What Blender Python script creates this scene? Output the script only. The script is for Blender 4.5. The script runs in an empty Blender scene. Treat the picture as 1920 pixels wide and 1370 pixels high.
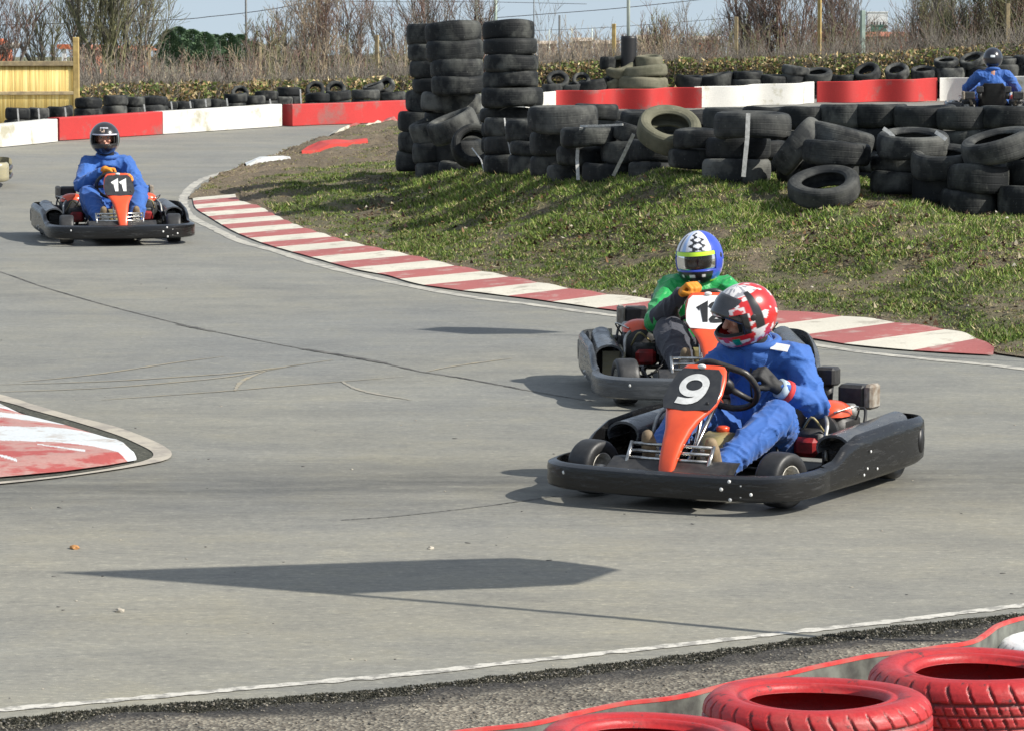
import bpy, bmesh, math, random
import numpy as np
from mathutils import Vector, Matrix, Euler, noise
R = math.radians
scene = bpy.context.scene
COL = scene.collection
rng = random.Random(7)

# ------------------------------------------------------------ camera
F = 6800.0; CAMH = 2.434; PITCH = math.atan(610/6800.0); SL = 0.0197
cam_d = bpy.data.cameras.new("camera"); cam = bpy.data.objects.new("camera", cam_d); COL.objects.link(cam)
cam.location = (0, 0, CAMH); cam.rotation_euler = (math.pi/2-PITCH, 0, 0)
cam_d.sensor_width = 36; cam_d.lens = 36*F/1920; cam_d.clip_start = .5; cam_d.clip_end = 3000
cam_d.dof.use_dof = True; cam_d.dof.focus_distance = 18.5; cam_d.dof.aperture_fstop = 36
scene.camera = cam
# ------------------------------------------------------------ sky and sun
SUN_EL = R(39); SUN_AZ = R(20)                       # shadows fall to the left and a little away
SW = Vector((-math.cos(SUN_AZ), math.sin(SUN_AZ)))   # horizontal direction shadows fall in
world = bpy.data.worlds.new("World"); scene.world = world; world.use_nodes = True
wn = world.node_tree; wn.nodes.clear()
sky = wn.nodes.new("ShaderNodeTexSky"); sky.sky_type = 'NISHITA'; sky.sun_disc = False
sky.sun_elevation = SUN_EL; sky.sun_rotation = math.atan2(-SW.x, -SW.y)
sky.air_density = 1.0; sky.dust_density = 1.3; sky.ozone_density = 1.5
bg = wn.nodes.new("ShaderNodeBackground"); bg.inputs[1].default_value = .108
wo = wn.nodes.new("ShaderNodeOutputWorld")
tc = wn.nodes.new('ShaderNodeTexCoord'); va = wn.nodes.new('ShaderNodeVectorMath'); va.operation = 'ADD'; va.inputs[1].default_value = (0, 0, .12)
vn = wn.nodes.new('ShaderNodeVectorMath'); vn.operation = 'NORMALIZE'; wn.links.new(tc.outputs['Generated'], va.inputs[0]); wn.links.new(va.outputs[0], vn.inputs[0]); wn.links.new(vn.outputs[0], sky.inputs[0])
hz = wn.nodes.new('ShaderNodeMix'); hz.data_type = 'RGBA'; hz.inputs[0].default_value = .55; hz.inputs[7].default_value = (4.1, 4.5, 4.9, 1); wn.links.new(sky.outputs[0], hz.inputs[6]); wn.links.new(hz.outputs[2], bg.inputs[0]); wn.links.new(bg.outputs[0], wo.inputs[0])
sd = bpy.data.lights.new("sun", 'SUN'); sun = bpy.data.objects.new("sun", sd); COL.objects.link(sun)
sd.energy = 4.7; sd.angle = R(.53); sd.color = (1, .95, .86)
ldir = Vector((SW.x*math.cos(SUN_EL), SW.y*math.cos(SUN_EL), -math.sin(SUN_EL)))
sun.rotation_euler = ldir.to_track_quat('-Z', 'Y').to_euler(); sun.location = (20, -5, 30)
scene.view_settings.view_transform = 'Standard'; scene.view_settings.look = 'None'
scene.view_settings.exposure = 0.5; scene.view_settings.gamma = 1

# ------------------------------------------------------------ picture <-> place
CP, SP = math.cos(PITCH), math.sin(PITCH)
def ray(px, py):
    u = (685-py)/F
    return Vector(((px-960)/F, CP+SP*u, -SP+CP*u))
def base_z(x, y):
    z = SL*min(y, 72)
    if y > 72: z -= .006*(y-72)
    z += .25*math.exp(-((x-6.85)/3.0)**2-((y-52)/4.2)**2)
    return z
def G(px, py, lift=0.0):                            # a point of the track plane
    d = ray(px, py); t = (CAMH-lift)/(SL*d.y-d.z)
    return Vector((d.x*t, d.y*t, CAMH+d.z*t))
def P(px, py, Y):                                   # a point at world distance Y
    d = ray(px, py); t = Y/d.y
    return Vector((d.x*t, Y, CAMH+d.z*t))
def lerp(a, b, t): return a+(b-a)*t
def clamp(t, a=0., b=1.): return max(a, min(b, t))
def sst(t): t = clamp(t); return t*t*(3-2*t)
def interp(x, xs, ys): return float(np.interp(x, xs, ys))
def nz(x, y=0., z=0., s=1.): return noise.noise(Vector((x*s, y*s, z*s)))
def fbm(x, y, z=0., s=1., o=4):
    v = 0; a = .5
    for i in range(o): v += a*noise.noise(Vector((x*s, y*s, z*s+i*7.3))); s *= 2.1; a *= .5
    return v

# ------------------------------------------------------------ mesh builder
class MB:
    def __init__(s): s.v = []; s.f = []; s.m = []; s.s = []; s.c = None
    def add(s, vs, fs, mi=0, smooth=True, M=None):
        o = len(s.v)
        s.v.extend([tuple(M @ Vector(p)) for p in vs] if M is not None else [tuple(p) for p in vs])
        for f in fs: s.f.append(tuple(i+o for i in f)); s.m.append(mi); s.s.append(smooth)
    def box(s, c, d, mi=0, M=None, b=0.0):
        c = Vector(c); x, y, z = d[0]/2, d[1]/2, d[2]/2
        if b <= 0: b = min(x, y, z)*.12
        vs = []; 
        for sx in (-1, 1):
            for sy in (-1, 1):
                for sz in (-1, 1):
                    vs += [(c.x+sx*(x-b), c.y+sy*(y-b), c.z+sz*z), (c.x+sx*(x-b), c.y+sy*y, c.z+sz*(z-b)), (c.x+sx*x, c.y+sy*(y-b), c.z+sz*(z-b))]
        bm = bmesh.new()
        for p in vs: bm.verts.new(p)
        r = bmesh.ops.convex_hull(bm, input=bm.verts)
        bmesh.ops.dissolve_limit(bm, angle_limit=.02, verts=bm.verts, edges=bm.edges)
        bm.verts.index_update()
        s.add([v.co.copy() for v in bm.verts], [[v.index for v in f.verts] for f in bm.faces], mi, False, M); bm.free()
    def tube(s, pts, rad, n=8, mi=0, cap=True, M=None, closed=False, smooth=True):
        pts = [Vector(p) for p in pts]; k = len(pts)
        if not hasattr(rad, '__len__'): rad = [rad]*k
        vs = []; up = None
        for i, p in enumerate(pts):
            if closed: t = pts[(i+1) % k]-pts[i-1]
            else: t = pts[min(i+1, k-1)]-pts[max(i-1, 0)]
            if t.length < 1e-9: t = Vector((0, 0, 1))
            t.normalize()
            if up is None: up = Vector((0, 0, 1)) if abs(t.z) < .9 else Vector((1, 0, 0))
            a = (up-t*up.dot(t))
            if a.length < 1e-6: a = t.orthogonal()
            a.normalize(); up = a; b = t.cross(a)
            for j in range(n):
                q = 2*math.pi*j/n; vs.append(p+(a*math.cos(q)+b*math.sin(q))*rad[i])
        fs = []
        for i in range(k if closed else k-1):
            i2 = (i+1) % k
            for j in range(n):
                j2 = (j+1) % n; fs.append((i*n+j, i*n+j2, i2*n+j2, i2*n+j))
        if cap and not closed: fs.append(tuple(range(n-1, -1, -1))); fs.append(tuple((k-1)*n+j for j in range(n)))
        s.add(vs, fs, mi, smooth, M)
    def ell(s, c, r, mi=0, nu=16, nv=10, M=None):
        vs = []; fs = []; c = Vector(c)
        for i in range(nv+1):
            a = math.pi*i/nv
            for j in range(nu):
                q = 2*math.pi*j/nu; vs.append(c+Vector((r[0]*math.sin(a)*math.cos(q), r[1]*math.sin(a)*math.sin(q), r[2]*math.cos(a))))
        for i in range(nv):
            for j in range(nu): j2 = (j+1) % nu; fs.append((i*nu+j, (i+1)*nu+j, (i+1)*nu+j2, i*nu+j2))
        s.add(vs, fs, mi, True, M)
    def lathe(s, prof, n=24, mi=0, M=None, closed=False, fn=None):   # prof: (r, z) about Z
        vs = []; k = len(prof); fs = []
        for j in range(n):
            q = 2*math.pi*j/n; c, d = math.cos(q), math.sin(q)
            for i, (r, z) in enumerate(prof):
                if fn: r, z = fn(i, q, r, z)
                vs.append((r*c, r*d, z))
        for j in range(n):
            j2 = (j+1) % n
            for i in range(k if closed else k-1):
                i2 = (i+1) % k; fs.append((j*k+i, j2*k+i, j2*k+i2, j*k+i2))
        s.add(vs, fs, mi, True, M)
    def loft(s, secs, mi=0, M=None, cap=True, closed=True, smooth=True):
        k = len(secs[0]); vs = [p for q in secs for p in q]; fs = []
        for i in range(len(secs)-1):
            for j in range(k if closed else k-1):
                j2 = (j+1) % k; fs.append((i*k+j, i*k+j2, (i+1)*k+j2, (i+1)*k+j))
        if cap and closed: fs.append(tuple(range(k-1, -1, -1))); fs.append(tuple((len(secs)-1)*k+j for j in range(k)))
        s.add(vs, fs, mi, smooth, M)
    def build(s, name, mats, parent=None, loc=None, rot=None, autos=None):
        me = bpy.data.meshes.new(name); me.from_pydata(s.v, [], s.f)
        if not isinstance(mats, (list, tuple)): mats = [mats]
        for m in mats: me.materials.append(m)
        me.polygons.foreach_set('material_index', s.m); me.polygons.foreach_set('use_smooth', s.s)
        if s.c is not None:
            a = me.color_attributes.new('Col', 'FLOAT_COLOR', 'POINT')
            a.data.foreach_set('color', np.asarray(s.c, dtype=np.float32).ravel())
        me.update()
        if autos is not None: me.set_sharp_from_angle(angle=R(autos))
        return link(name, me, parent, loc, rot)
def link(name, me, parent=None, loc=None, rot=None):
    o = bpy.data.objects.new(name, me); COL.objects.link(o)
    if parent: o.parent = parent
    if loc is not None: o.location = loc
    if rot is not None: o.rotation_euler = rot
    return o
def tag(o, label=None, cat=None, group=None, kind=None):
    for k, v in (('label', label), ('category', cat), ('group', group), ('kind', kind)):
        if v: o[k] = v
    return o
def empty(name, loc=(0, 0, 0), rot=(0, 0, 0)):
    o = bpy.data.objects.new(name, None); COL.objects.link(o); o.location = loc; o.rotation_euler = rot; o.empty_display_size = .1
    return o
def dup(o, parent=None):
    c = o.copy(); COL.objects.link(c)
    if parent: c.parent = parent
    for ch in list(o.children): dup(ch, c)
    return c

# ------------------------------------------------------------ materials
class N:
    def __init__(s, name):
        s.m = bpy.data.materials.new(name); s.m.use_nodes = True; s.t = s.m.node_tree; s.t.nodes.clear()
        s.out = s.new('ShaderNodeOutputMaterial'); s.b = s.new('ShaderNodeBsdfPrincipled'); s.l(s.b, 0, s.out, 0)
        s.co = s.new('ShaderNodeTexCoord')
    def new(s, t): return s.t.nodes.new(t)
    def l(s, a, ai, b, bi): s.t.links.new(a.outputs[ai], b.inputs[bi])
    def map(s, sc, rot=(0, 0, 0), gen='Object'):
        m = s.new('ShaderNodeMapping'); m.inputs['Scale'].default_value = sc; m.inputs['Rotation'].default_value = rot
        s.l(s.co, gen, m, 0); return m
    def noise(s, scale, vec=None, det=4, rough=.55, dist=0):
        n = s.new('ShaderNodeTexNoise'); n.inputs['Scale'].default_value = scale; n.inputs['Detail'].default_value = det
        n.inputs['Roughness'].default_value = rough; n.inputs['Distortion'].default_value = dist
        if vec: s.l(vec, 0, n, 0)
        else: s.l(s.co, 'Object', n, 0)
        return n
    def ramp(s, src, si, stops):
        r = s.new('ShaderNodeValToRGB'); e = r.color_ramp.elements
        while len(e) < len(stops): e.new(.5)
        for i, (p, c) in enumerate(stops):
            e[i].position = p; e[i].color = (c[0], c[1], c[2], 1) if hasattr(c, '__len__') else (c, c, c, 1)
        s.l(src, si, r, 0); return r
    def mix(s, a, b, f, mode='MIX'):
        m = s.new('ShaderNodeMix'); m.data_type = 'RGBA'; m.blend_type = mode
        for v, i in ((a, 6), (b, 7)):
            if isinstance(v, tuple) and hasattr(v[0], 'outputs'): s.l(v[0], v[1], m, i)
            elif hasattr(v, 'outputs'): s.l(v, 0, m, i)
            else: m.inputs[i].default_value = (v[0], v[1], v[2], 1)
        if isinstance(f, tuple): s.l(f[0], f[1], m, 0)
        elif hasattr(f, 'outputs'): s.l(f, 0, m, 0)
        else: m.inputs[0].default_value = f
        return (m, 2)
    def math(s, op, a, b=None):
        m = s.new('ShaderNodeMath'); m.operation = op
        for i, v in ((0, a), (1, b)):
            if v is None: continue
            if isinstance(v, tuple): s.l(v[0], v[1], m, i)
            elif hasattr(v, 'outputs'): s.l(v, 0, m, i)
            else: m.inputs[i].default_value = v
        return m
    def base(s, a):
        if isinstance(a, tuple) and hasattr(a[0], 'outputs'): s.l(a[0], a[1], s.b, 'Base Color')
        elif hasattr(a, 'outputs'): s.l(a, 0, s.b, 'Base Color')
        else: s.b.inputs['Base Color'].default_value = (a[0], a[1], a[2], 1)
    def bump(s, src, strength=.3, dist=.01):
        b = s.new('ShaderNodeBump'); b.inputs['Strength'].default_value = strength; b.inputs['Distance'].default_value = dist
        s.l(src, 0, b, 'Height'); s.l(b, 0, s.b, 'Normal')
    def set(s, **k):
        for a, v in k.items(): s.b.inputs[a.replace('_', ' ')].default_value = v
        return s
def simple(name, c, c2=None, scale=20, rough=.6, bump=0, bs=60, metal=0, bd=.003, lo=.35, hi=.65, rand=0, coat=0):
    n = N(name); c2 = c2 or tuple(x*.75 for x in c)
    t = n.noise(scale); r = n.ramp(t, 0, [(lo, c2), (hi, c)])
    src = r
    if rand:
        oi = n.new('ShaderNodeObjectInfo'); f = n.math('MULTIPLY_ADD', (oi, 'Random'), rand); f.inputs[2].default_value = 1-rand/2
        cmb = n.new('ShaderNodeCombineColor'); [n.l(f, 0, cmb, i) for i in range(3)]
        src = n.mix(r, cmb, 1.0, 'MULTIPLY')
    n.base(src); n.set(Roughness=rough, Metallic=metal)
    if coat: n.b.inputs['Coat Weight'].default_value = coat; n.b.inputs['Coat Roughness'].default_value = .08
    if bump: n.bump(n.noise(bs), bump, bd)
    return n.m

MT = {}
def make_materials():
    # --- asphalt
    n = N('track_asphalt')
    st = n.noise(1.0, n.map((.5, 1.3, 1), (0, 0, R(-6))), 6, .62, .4)
    st2 = n.noise(1.0, n.map((.35, 3.2, 1), (0, 0, R(7))), 6, .7, .5)
    big = n.noise(.35, None, 3)
    fine = n.noise(46, n.map((.6, 1, 1)), 6, .85)
    c = n.ramp(st, 0, [(.3, (.196, .194, .176)), (.7, (.250, .246, .218))])
    c = n.mix(c, n.ramp(st2, 0, [(.3, (.88, .885, .90)), (.7, (1.06, 1.05, 1.03))]), .8, 'MULTIPLY')
    c = n.mix(c, n.ramp(big, 0, [(.35, (.9, .92, .96)), (.65, (1.06, 1.04, .98))]), .8, 'MULTIPLY')
    c = n.mix(c, n.ramp(fine, 0, [(.30, (.35, .35, .37)), (.42, (.88, .88, .89)), (.55, (1.02, 1.02, 1.02)), (.68, (1.75, 1.73, 1.65))]), .85, 'MULTIPLY')
    c = n.mix(c, n.ramp(n.noise(1.0, n.map((5, 34, 1), (0, 0, R(4))), 5, .7), 0, [(.3, (.86, .86, .87)), (.5, (1, 1, 1)), (.68, (1.13, 1.12, 1.08))]), .8, 'MULTIPLY')
    c = n.mix(c, n.ramp(n.noise(1.6, None, 8, .74), 0, [(.3, (.80, .81, .84)), (.5, (1, 1, 1)), (.7, (1.12, 1.09, 1.0))]), .9, 'MULTIPLY')
    # rubbered-in racing line and coarser strip
    sx = n.new('ShaderNodeSeparateXYZ'); n.l(n.co, 'Object', sx, 0)
    wob = n.noise(1.3, n.map((.5, 1, 1)), 4)
    q = n.math('MULTIPLY_ADD', (sx, 0), -.10); n.l(sx, 1, q, 2)
    q = n.math('ADD', q, wob)
    band = n.ramp(n.math('MULTIPLY', n.math('ADD', q, -15.0), 1/6.0), 0, [(.2, 0), (.34, .5), (.42, 1), (.5, .7), (.62, .1), (.8, 0)])
    patch = n.ramp(n.noise(3, n.map((.4, 2.4, 1)), 5), 0, [(.35, 0), (.6, 1)])
    c = n.mix(c, n.mix(c, (.56, .565, .58), 1, 'MULTIPLY'), n.math('MULTIPLY', band, n.math('MULTIPLY_ADD', patch, .6)))
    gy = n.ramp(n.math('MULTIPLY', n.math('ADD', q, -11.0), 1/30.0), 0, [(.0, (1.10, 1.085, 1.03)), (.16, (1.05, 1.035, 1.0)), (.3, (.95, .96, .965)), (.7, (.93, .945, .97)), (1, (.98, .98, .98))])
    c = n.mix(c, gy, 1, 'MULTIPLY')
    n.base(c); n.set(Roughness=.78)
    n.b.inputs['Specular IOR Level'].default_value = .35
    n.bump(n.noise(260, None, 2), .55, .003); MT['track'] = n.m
    # --- dirt verge
    n = N('verge_gravel'); va_ = n.new('ShaderNodeAttribute'); va_.attribute_name = 'Col'
    v = n.new('ShaderNodeTexVoronoi'); v.inputs['Scale'].default_value = 75; n.l(n.co, 'Object', v, 0)
    c = n.ramp(v, 'Color', [(.1, (.07, .06, .05)), (.5, (.15, .135, .115)), (.9, (.30, .28, .24))])
    c = n.mix(c, n.ramp(n.noise(2.2, n.map((.6, 1.6, 1)), 5), 0, [(.35, (.45, .44, .42)), (.62, (1.15, 1.12, 1.05))]), .9, 'MULTIPLY')
    n.base(n.mix(c, (va_, 'Color'), 1, 'MULTIPLY')); n.set(Roughness=.9); n.bump(v, .8, .01); MT['verge'] = n.m
    n = N('moss_grit')
    c = n.ramp(n.noise(45, None, 5, .7), 0, [(.3, (.025, .027, .02)), (.55, (.07, .07, .052)), (.72, (.2, .19, .15))])
    n.base(c); n.set(Roughness=.95); n.bump(n.noise(120), 1, .012); MT['moss'] = n.m
    # --- soil under the grass
    n = N('soil_turf')
    a = n.new('ShaderNodeAttribute'); a.attribute_name = 'Col'
    c = n.mix((a, 'Color'), n.ramp(n.noise(26, None, 6, .7), 0, [(.28, (.45, .42, .4)), (.5, (.95, .95, .95)), (.72, (1.5, 1.45, 1.35))]), 1, 'MULTIPLY')
    n.base(c); n.set(Roughness=.95); n.bump(n.noise(38, None, 6, .7), 1, .03); MT['turf'] = n.m
    n = N('far_ground'); c = n.ramp(n.noise(.12, None, 6, .6), 0, [(.3, (.16, .13, .09)), (.5, (.12, .13, .06)), (.7, (.2, .16, .11))]); n.base(c); n.set(Roughness=1); MT['far'] = n.m
    # attribute coloured (per-blade or per-region colour)
    n = N('grass_blades'); a = n.new('ShaderNodeAttribute'); a.attribute_name = 'Col'
    n.base((a, 'Color')); n.set(Roughness=.6); n.b.inputs['Specular IOR Level'].default_value = .25
    tr = n.new('ShaderNodeBsdfTranslucent'); n.l(a, 'Color', tr, 0); mx = n.new('ShaderNodeMixShader'); mx.inputs[0].default_value = .15
    n.l(n.b, 0, mx, 1); n.l(tr, 0, mx, 2); n.l(mx, 0, n.out, 0); MT['blade'] = n.m
    n = N('helmet_paint'); a = n.new('ShaderNodeAttribute'); a.attribute_name = 'Col'
    c = n.mix((a, 'Color'), n.ramp(n.noise(90, None, 4), 0, [(.3, .8), (.5, 1)]), .5, 'MULTIPLY')
    n.base(c); n.set(Roughness=.28); n.b.inputs['Coat Weight'].default_value = .6; n.b.inputs['Coat Roughness'].default_value = .06; MT['helmet'] = n.m
    # --- painted kerb
    def paint(name, c, wear, w=.62, sc=5):
        n = N(name)
        t = n.ramp(n.noise(sc, n.map((1, 1, 1)), 6, .65), 0, [(w-.06, 0), (w+.04, 1)])
        d = n.ramp(n.noise(55, None, 4, .7), 0, [(.3, .82), (.6, 1.04)])
        cc = n.mix(n.mix(c, wear, t), d, .8, 'MULTIPLY')
        cc = n.mix(cc, n.ramp(n.noise(1.2, None, 4), 0, [(.3, .84), (.7, 1.06)]), .8, 'MULTIPLY')
        n.base(cc); n.set(Roughness=.7); n.bump(n.noise(70), .4, .004); return n.m
    MT['kerb_red'] = paint('kerb_red_paint', (.37, .11, .10), (.42, .26, .23), .6)
    MT['kerb_white'] = paint('kerb_white_paint', (.62, .585, .49), (.42, .38, .31), .6)
    MT['kerb_red2'] = paint('fresh_red_paint', (.38, .075, .065), (.42, .23, .2), .50, 4)
    MT['kerb_white2'] = paint('fresh_white_paint', (.58, .61, .62), (.42, .38, .34), .58, 5)
    MT['line'] = paint('line_paint', (.46, .44, .38), (.30, .29, .26), .54, 9)
    MT['line2'] = paint('edge_line_paint', (.56, .54, .48), (.28, .27, .24), .54, 16)
    MT['concrete'] = paint('concrete_edge', (.42, .38, .31), (.3, .27, .23), .55, 4)
    MT['bar_red'] = paint('barrier_red', (.46, .028, .026), (.30, .09, .08), .60, 2.2)
    MT['bar_white'] = paint('barrier_white', (.62, .61, .57), (.40, .38, .29), .61, 2.0)
    MT['patch_red'] = paint('old_red', (.5, .05, .04), (.35, .15, .1), .66, 4)
    MT['yellow_mark'] = simple('faded_yellow_mark', (.30, .26, .175), (.245, .232, .20), 9, .8)
    MT['pale_mark'] = simple('faded_pale_mark', (.285, .262, .21), (.245, .236, .208), 7, .8)
    MT['leaf_o'] = simple('orange_leaf', (.5, .25, .09), (.35, .17, .06), 30, .8)
    MT['crack'] = simple('crack_dark', (.045, .044, .042), (.17, .165, .15), 5, .9)
    # --- rubber
    def rubber(name, c, dust, lo=.45, hi=.75, rough=.55):
        n = N(name); oi = n.new('ShaderNodeObjectInfo')
        mp = n.new('ShaderNodeMapping'); n.l(n.co, 'Object', mp, 0)
        cm = n.new('ShaderNodeCombineXYZ'); [n.l(n.math('MULTIPLY', (oi, 'Random'), 40+i*9), 0, cm, i) for i in range(3)]
        n.l(cm, 0, mp, 'Location')
        t = n.ramp(n.noise(2.6, mp, 4, .6), 0, [(lo, 0), (hi, 1)])
        k = n.math('MULTIPLY', t, n.math('MULTIPLY_ADD', (oi, 'Random'), 1.0)); k.inputs[0].default_value = 0
        cc = n.mix(c, dust, k)
        sp = n.ramp(n.noise(17, mp, 4, .65), 0, [(.64, 0), (.74, .6)])
        cc = n.mix(cc, tuple(x*1.6 for x in dust), sp)
        n.base(cc); n.set(Roughness=rough+.1); n.b.inputs['Specular IOR Level'].default_value = .22
        n.bump(n.noise(22, mp, 4), .3, .005); return n.m
    MT['tyre'] = rubber('old_tyre_rubber', (.011, .0125, .0135), (.085, .088, .08))
    MT['tyre_pale'] = rubber('dusty_tyre_rubber', (.095, .095, .065), (.19, .18, .13), .35, .6, .75)
    MT['tyre_grey'] = rubber('grey_tyre_rubber', (.022, .024, .025), (.12, .122, .112), .4, .7, .65)
    MT['kart_tyre'] = simple('kart_tyre_rubber', (.03, .03, .031), (.018, .018, .018), 30, .5, .3, 90)
    def redt(name, c, worn):
        n = N(name); t = n.ramp(n.noise(9, None, 8, .78), 0, [(.575, 0), (.64, 1)])
        w = n.ramp(n.noise(2.4, n.map((1, 1, 3)), 6, .7), 0, [(.5, 0), (.8, .75)])
        cc = n.mix(n.mix(c, worn, w), (.035, .03, .03), t)
        cc = n.mix(cc, n.ramp(n.noise(60, None, 4), 0, [(.3, .8), (.6, 1.05)]), .7, 'MULTIPLY')
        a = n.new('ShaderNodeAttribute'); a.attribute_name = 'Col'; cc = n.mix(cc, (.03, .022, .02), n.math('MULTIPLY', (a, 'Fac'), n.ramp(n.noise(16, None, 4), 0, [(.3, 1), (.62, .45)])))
        n.base(cc); rr_ = n.ramp(n.noise(9, None, 5), 0, [(.3, .34), (.7, .6)]); n.l(rr_, 0, n.b, 'Roughness'); n.bump(n.noise(34, None, 6, .7), .35, .006); return n.m
    MT['tyre_red'] = redt('red_painted_tyre', (.40, .02, .022), (.34, .11, .095))
    MT['tyre_white'] = redt('white_painted_tyre', (.72, .74, .74), (.5, .5, .48))
    MT['belt'] = simple('rubber_belt', (.17, .18, .155), (.05, .05, .045), 9, .8, .4, 50)
    MT['belt_red'] = simple('belt_red_edge', (.6, .03, .03), (.45, .12, .1), 12, .6)
    MT['strap'] = simple('strap_webbing', (.62, .62, .60), (.4, .4, .38), 30, .6)
    # --- kart
    def blackplastic(name, c, scr, amt=.62):
        n = N(name)
        s1 = n.ramp(n.noise(6, n.map((1, 1, 9)), 8, .75), 0, [(amt-.08, 0), (amt+.12, 1)])
        s2 = n.ramp(n.noise(90, n.map((.25, .25, 2.2)), 4, .8), 0, [(.66, 0), (.76, .8)])
        cc = n.mix(n.mix(c, scr, n.math('MULTIPLY', s1, .55)), tuple(x*1.8 for x in scr), s2)
        n.base(cc); r = n.ramp(s1, 0, [(0, .24), (1, .5)]); n.l(r, 0, n.b, 'Roughness')
        n.bump(n.noise(14, n.map((1, 1, 3)), 4), .25, .01); return n.m
    MT['black'] = blackplastic('scuffed_black_plastic', (.007, .007, .0075), (.085, .085, .085))
    MT['greyp'] = blackplastic('worn_grey_plastic', (.055, .06, .066), (.12, .125, .13), .55)
    MT['cream'] = blackplastic('worn_cream_plastic', (.34, .31, .20), (.2, .19, .15), .55)
    MT['plate'] = simple('number_plate_black', (.02, .02, .022), (.035, .035, .035), 25, .35, coat=.4)
    MT['platew'] = simple('number_plate_white', (.7, .7, .7), (.6, .6, .6), 25, .35, coat=.4)
    MT['white'] = simple('white_vinyl', (.78, .78, .76), (.6, .6, .58), 30, .45)
    MT['dark'] = simple('black_vinyl', (.015, .015, .016), None, 30, .45)
    MT['orange'] = simple('orange_red_plastic', (.75, .085, .02), (.66, .07, .02), 14, .34, coat=.4)
    MT['steel'] = simple('chromed_steel', (.7, .69, .66), (.35, .33, .3), 30, .25, metal=1)
    MT['frame'] = simple('frame_steel', (.05, .05, .055), (.12, .1, .08), 24, .45, metal=.6)
    MT['alu'] = simple('cast_aluminium', (.45, .45, .43), (.2, .19, .17), 26, .5, .4, 60, metal=.7)
    MT['rim'] = simple('wheel_rim_paint', (.62, .6, .54), (.3, .28, .24), 40, .45, metal=.2)
    MT['rust'] = simple('rusty_steel', (.30, .28, .24), (.16, .12, .085), 22, .75, .4, 60)
    MT['engine'] = simple('engine_black', (.017, .017, .018), (.04, .038, .036), 24, .5, .4, 70)
    MT['engine_red'] = simple('engine_red', (.35, .02, .02), (.12, .012, .012), 18, .45)
    MT['tank'] = simple('fuel_tank_plastic', (.34, .28, .13), (.22, .19, .09), 12, .4)
    MT['seat'] = simple('seat_fibreglass', (.012, .012, .014), (.03, .03, .03), 14, .35)
    MT['seat_grey'] = simple('seat_grey', (.3, .3, .29), (.16, .16, .15), 14, .5)
    MT['grip'] = simple('wheel_rim_grip', (.018, .017, .016), (.04, .036, .03), 40, .4, .3, 120)
    MT['yellow'] = simple('acid_yellow_plastic', (.55, .6, .05), (.3, .33, .05), 14, .4)
    # --- people
    def cloth(name, c, c2, rough=.75):
        n = N(name); cc = n.ramp(n.noise(5, None, 5), 0, [(.35, c2), (.65, c)])
        n.base(cc); n.set(Roughness=rough); n.b.inputs['Sheen Weight'].default_value = .15
        w = n.noise(9, n.map((1, 1, 1.8)), 3, .45, 1.6); n.bump(w, .35, .02); return n.m
    MT['blue'] = cloth('blue_overall_cloth', (.026, .115, .40), (.02, .09, .33))
    MT['green'] = cloth('green_jacket_cloth', (.008, .34, .075), (.006, .26, .055), .4)
    MT['dgrey'] = cloth('dark_grey_cloth', (.05, .055, .075), (.03, .03, .04))
    MT['gloveb'] = simple('black_glove', (.012, .012, .013), (.03, .03, .03), 30, .7, .4, 90)
    MT['gloveo'] = simple('orange_glove', (.78, .30, .02), (.6, .2, .015), 14, .65, .4, 60)
    MT['cuff'] = simple('pale_cuff', (.45, .55, .62), None, 30, .8)
    MT['cuffred'] = simple('red_cuff', (.7, .05, .05), None, 30, .8)
    MT['boot'] = simple('brown_shoe_sole', (.26, .19, .11), (.15, .11, .07), 18, .8, .5, 60)
    MT['skin'] = simple('skin', (.52, .27, .19), (.45, .21, .15), 12, .5)
    MT['skin'].node_tree.nodes['Principled BSDF'].inputs['Subsurface Weight'].default_value = .1
    MT['skin'].node_tree.nodes['Principled BSDF'].inputs['Subsurface Radius'].default_value = (.01, .004, .002)
    MT['eyew'] = simple('eye_white', (.6, .58, .55), None, 5, .3)
    MT['eyed'] = simple('eye_dark', (.02, .015, .012), None, 5, .2)
    MT['lip'] = simple('lips', (.4, .12, .1), None, 5, .5)
    MT['visor'] = simple('smoked_visor', (.02, .02, .022), (.035, .035, .038), 12, .12, coat=.8)
    MT['visorw'] = simple('lavender_visor_band', (.55, .55, .72), (.62, .62, .68), 12, .25, coat=.5)
    MT['acid'] = simple('acid_green_visor_strip', (.62, .85, .02), (.35, .7, .03), 4, .3, coat=.5)
    n = N('clear_visor'); tr = n.new('ShaderNodeBsdfTransparent'); tr.inputs[0].default_value = (.62, .62, .6, 1)
    gl = n.new('ShaderNodeBsdfGlossy'); gl.inputs['Roughness'].default_value = .08; mx = n.new('ShaderNodeMixShader'); fr = n.new('ShaderNodeFresnel'); fr.inputs[0].default_value = 1.5
    n.l(fr, 0, mx, 0); n.l(tr, 0, mx, 1); n.l(gl, 0, mx, 2); n.l(mx, 0, n.out, 0); MT['clear'] = n.m
    MT['lining'] = simple('helmet_lining', (.012, .012, .013), None, 30, .8)
    # --- background
    MT['wood'] = simple('weathered_post_wood', (.34, .27, .15), (.2, .16, .1), 16, .85, .5, 50, rand=.5)
    MT['wood_y'] = simple('yellow_fence_wood', (.50, .37, .14), (.34, .24, .09), 10, .8, .4, 40)
    n = N('bamboo_cane'); w = n.new('ShaderNodeTexNoise'); n.l(n.map((38, 1, .8)), 0, w, 0); w.inputs['Scale'].default_value = 1; w.inputs['Detail'].default_value = 3
    n.base(n.ramp(w, 0, [(.3, (.50, .34, .10)), (.5, (.80, .60, .20)), (.7, (.9, .74, .34))])); n.set(Roughness=.6); MT['cane'] = n.m
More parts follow.
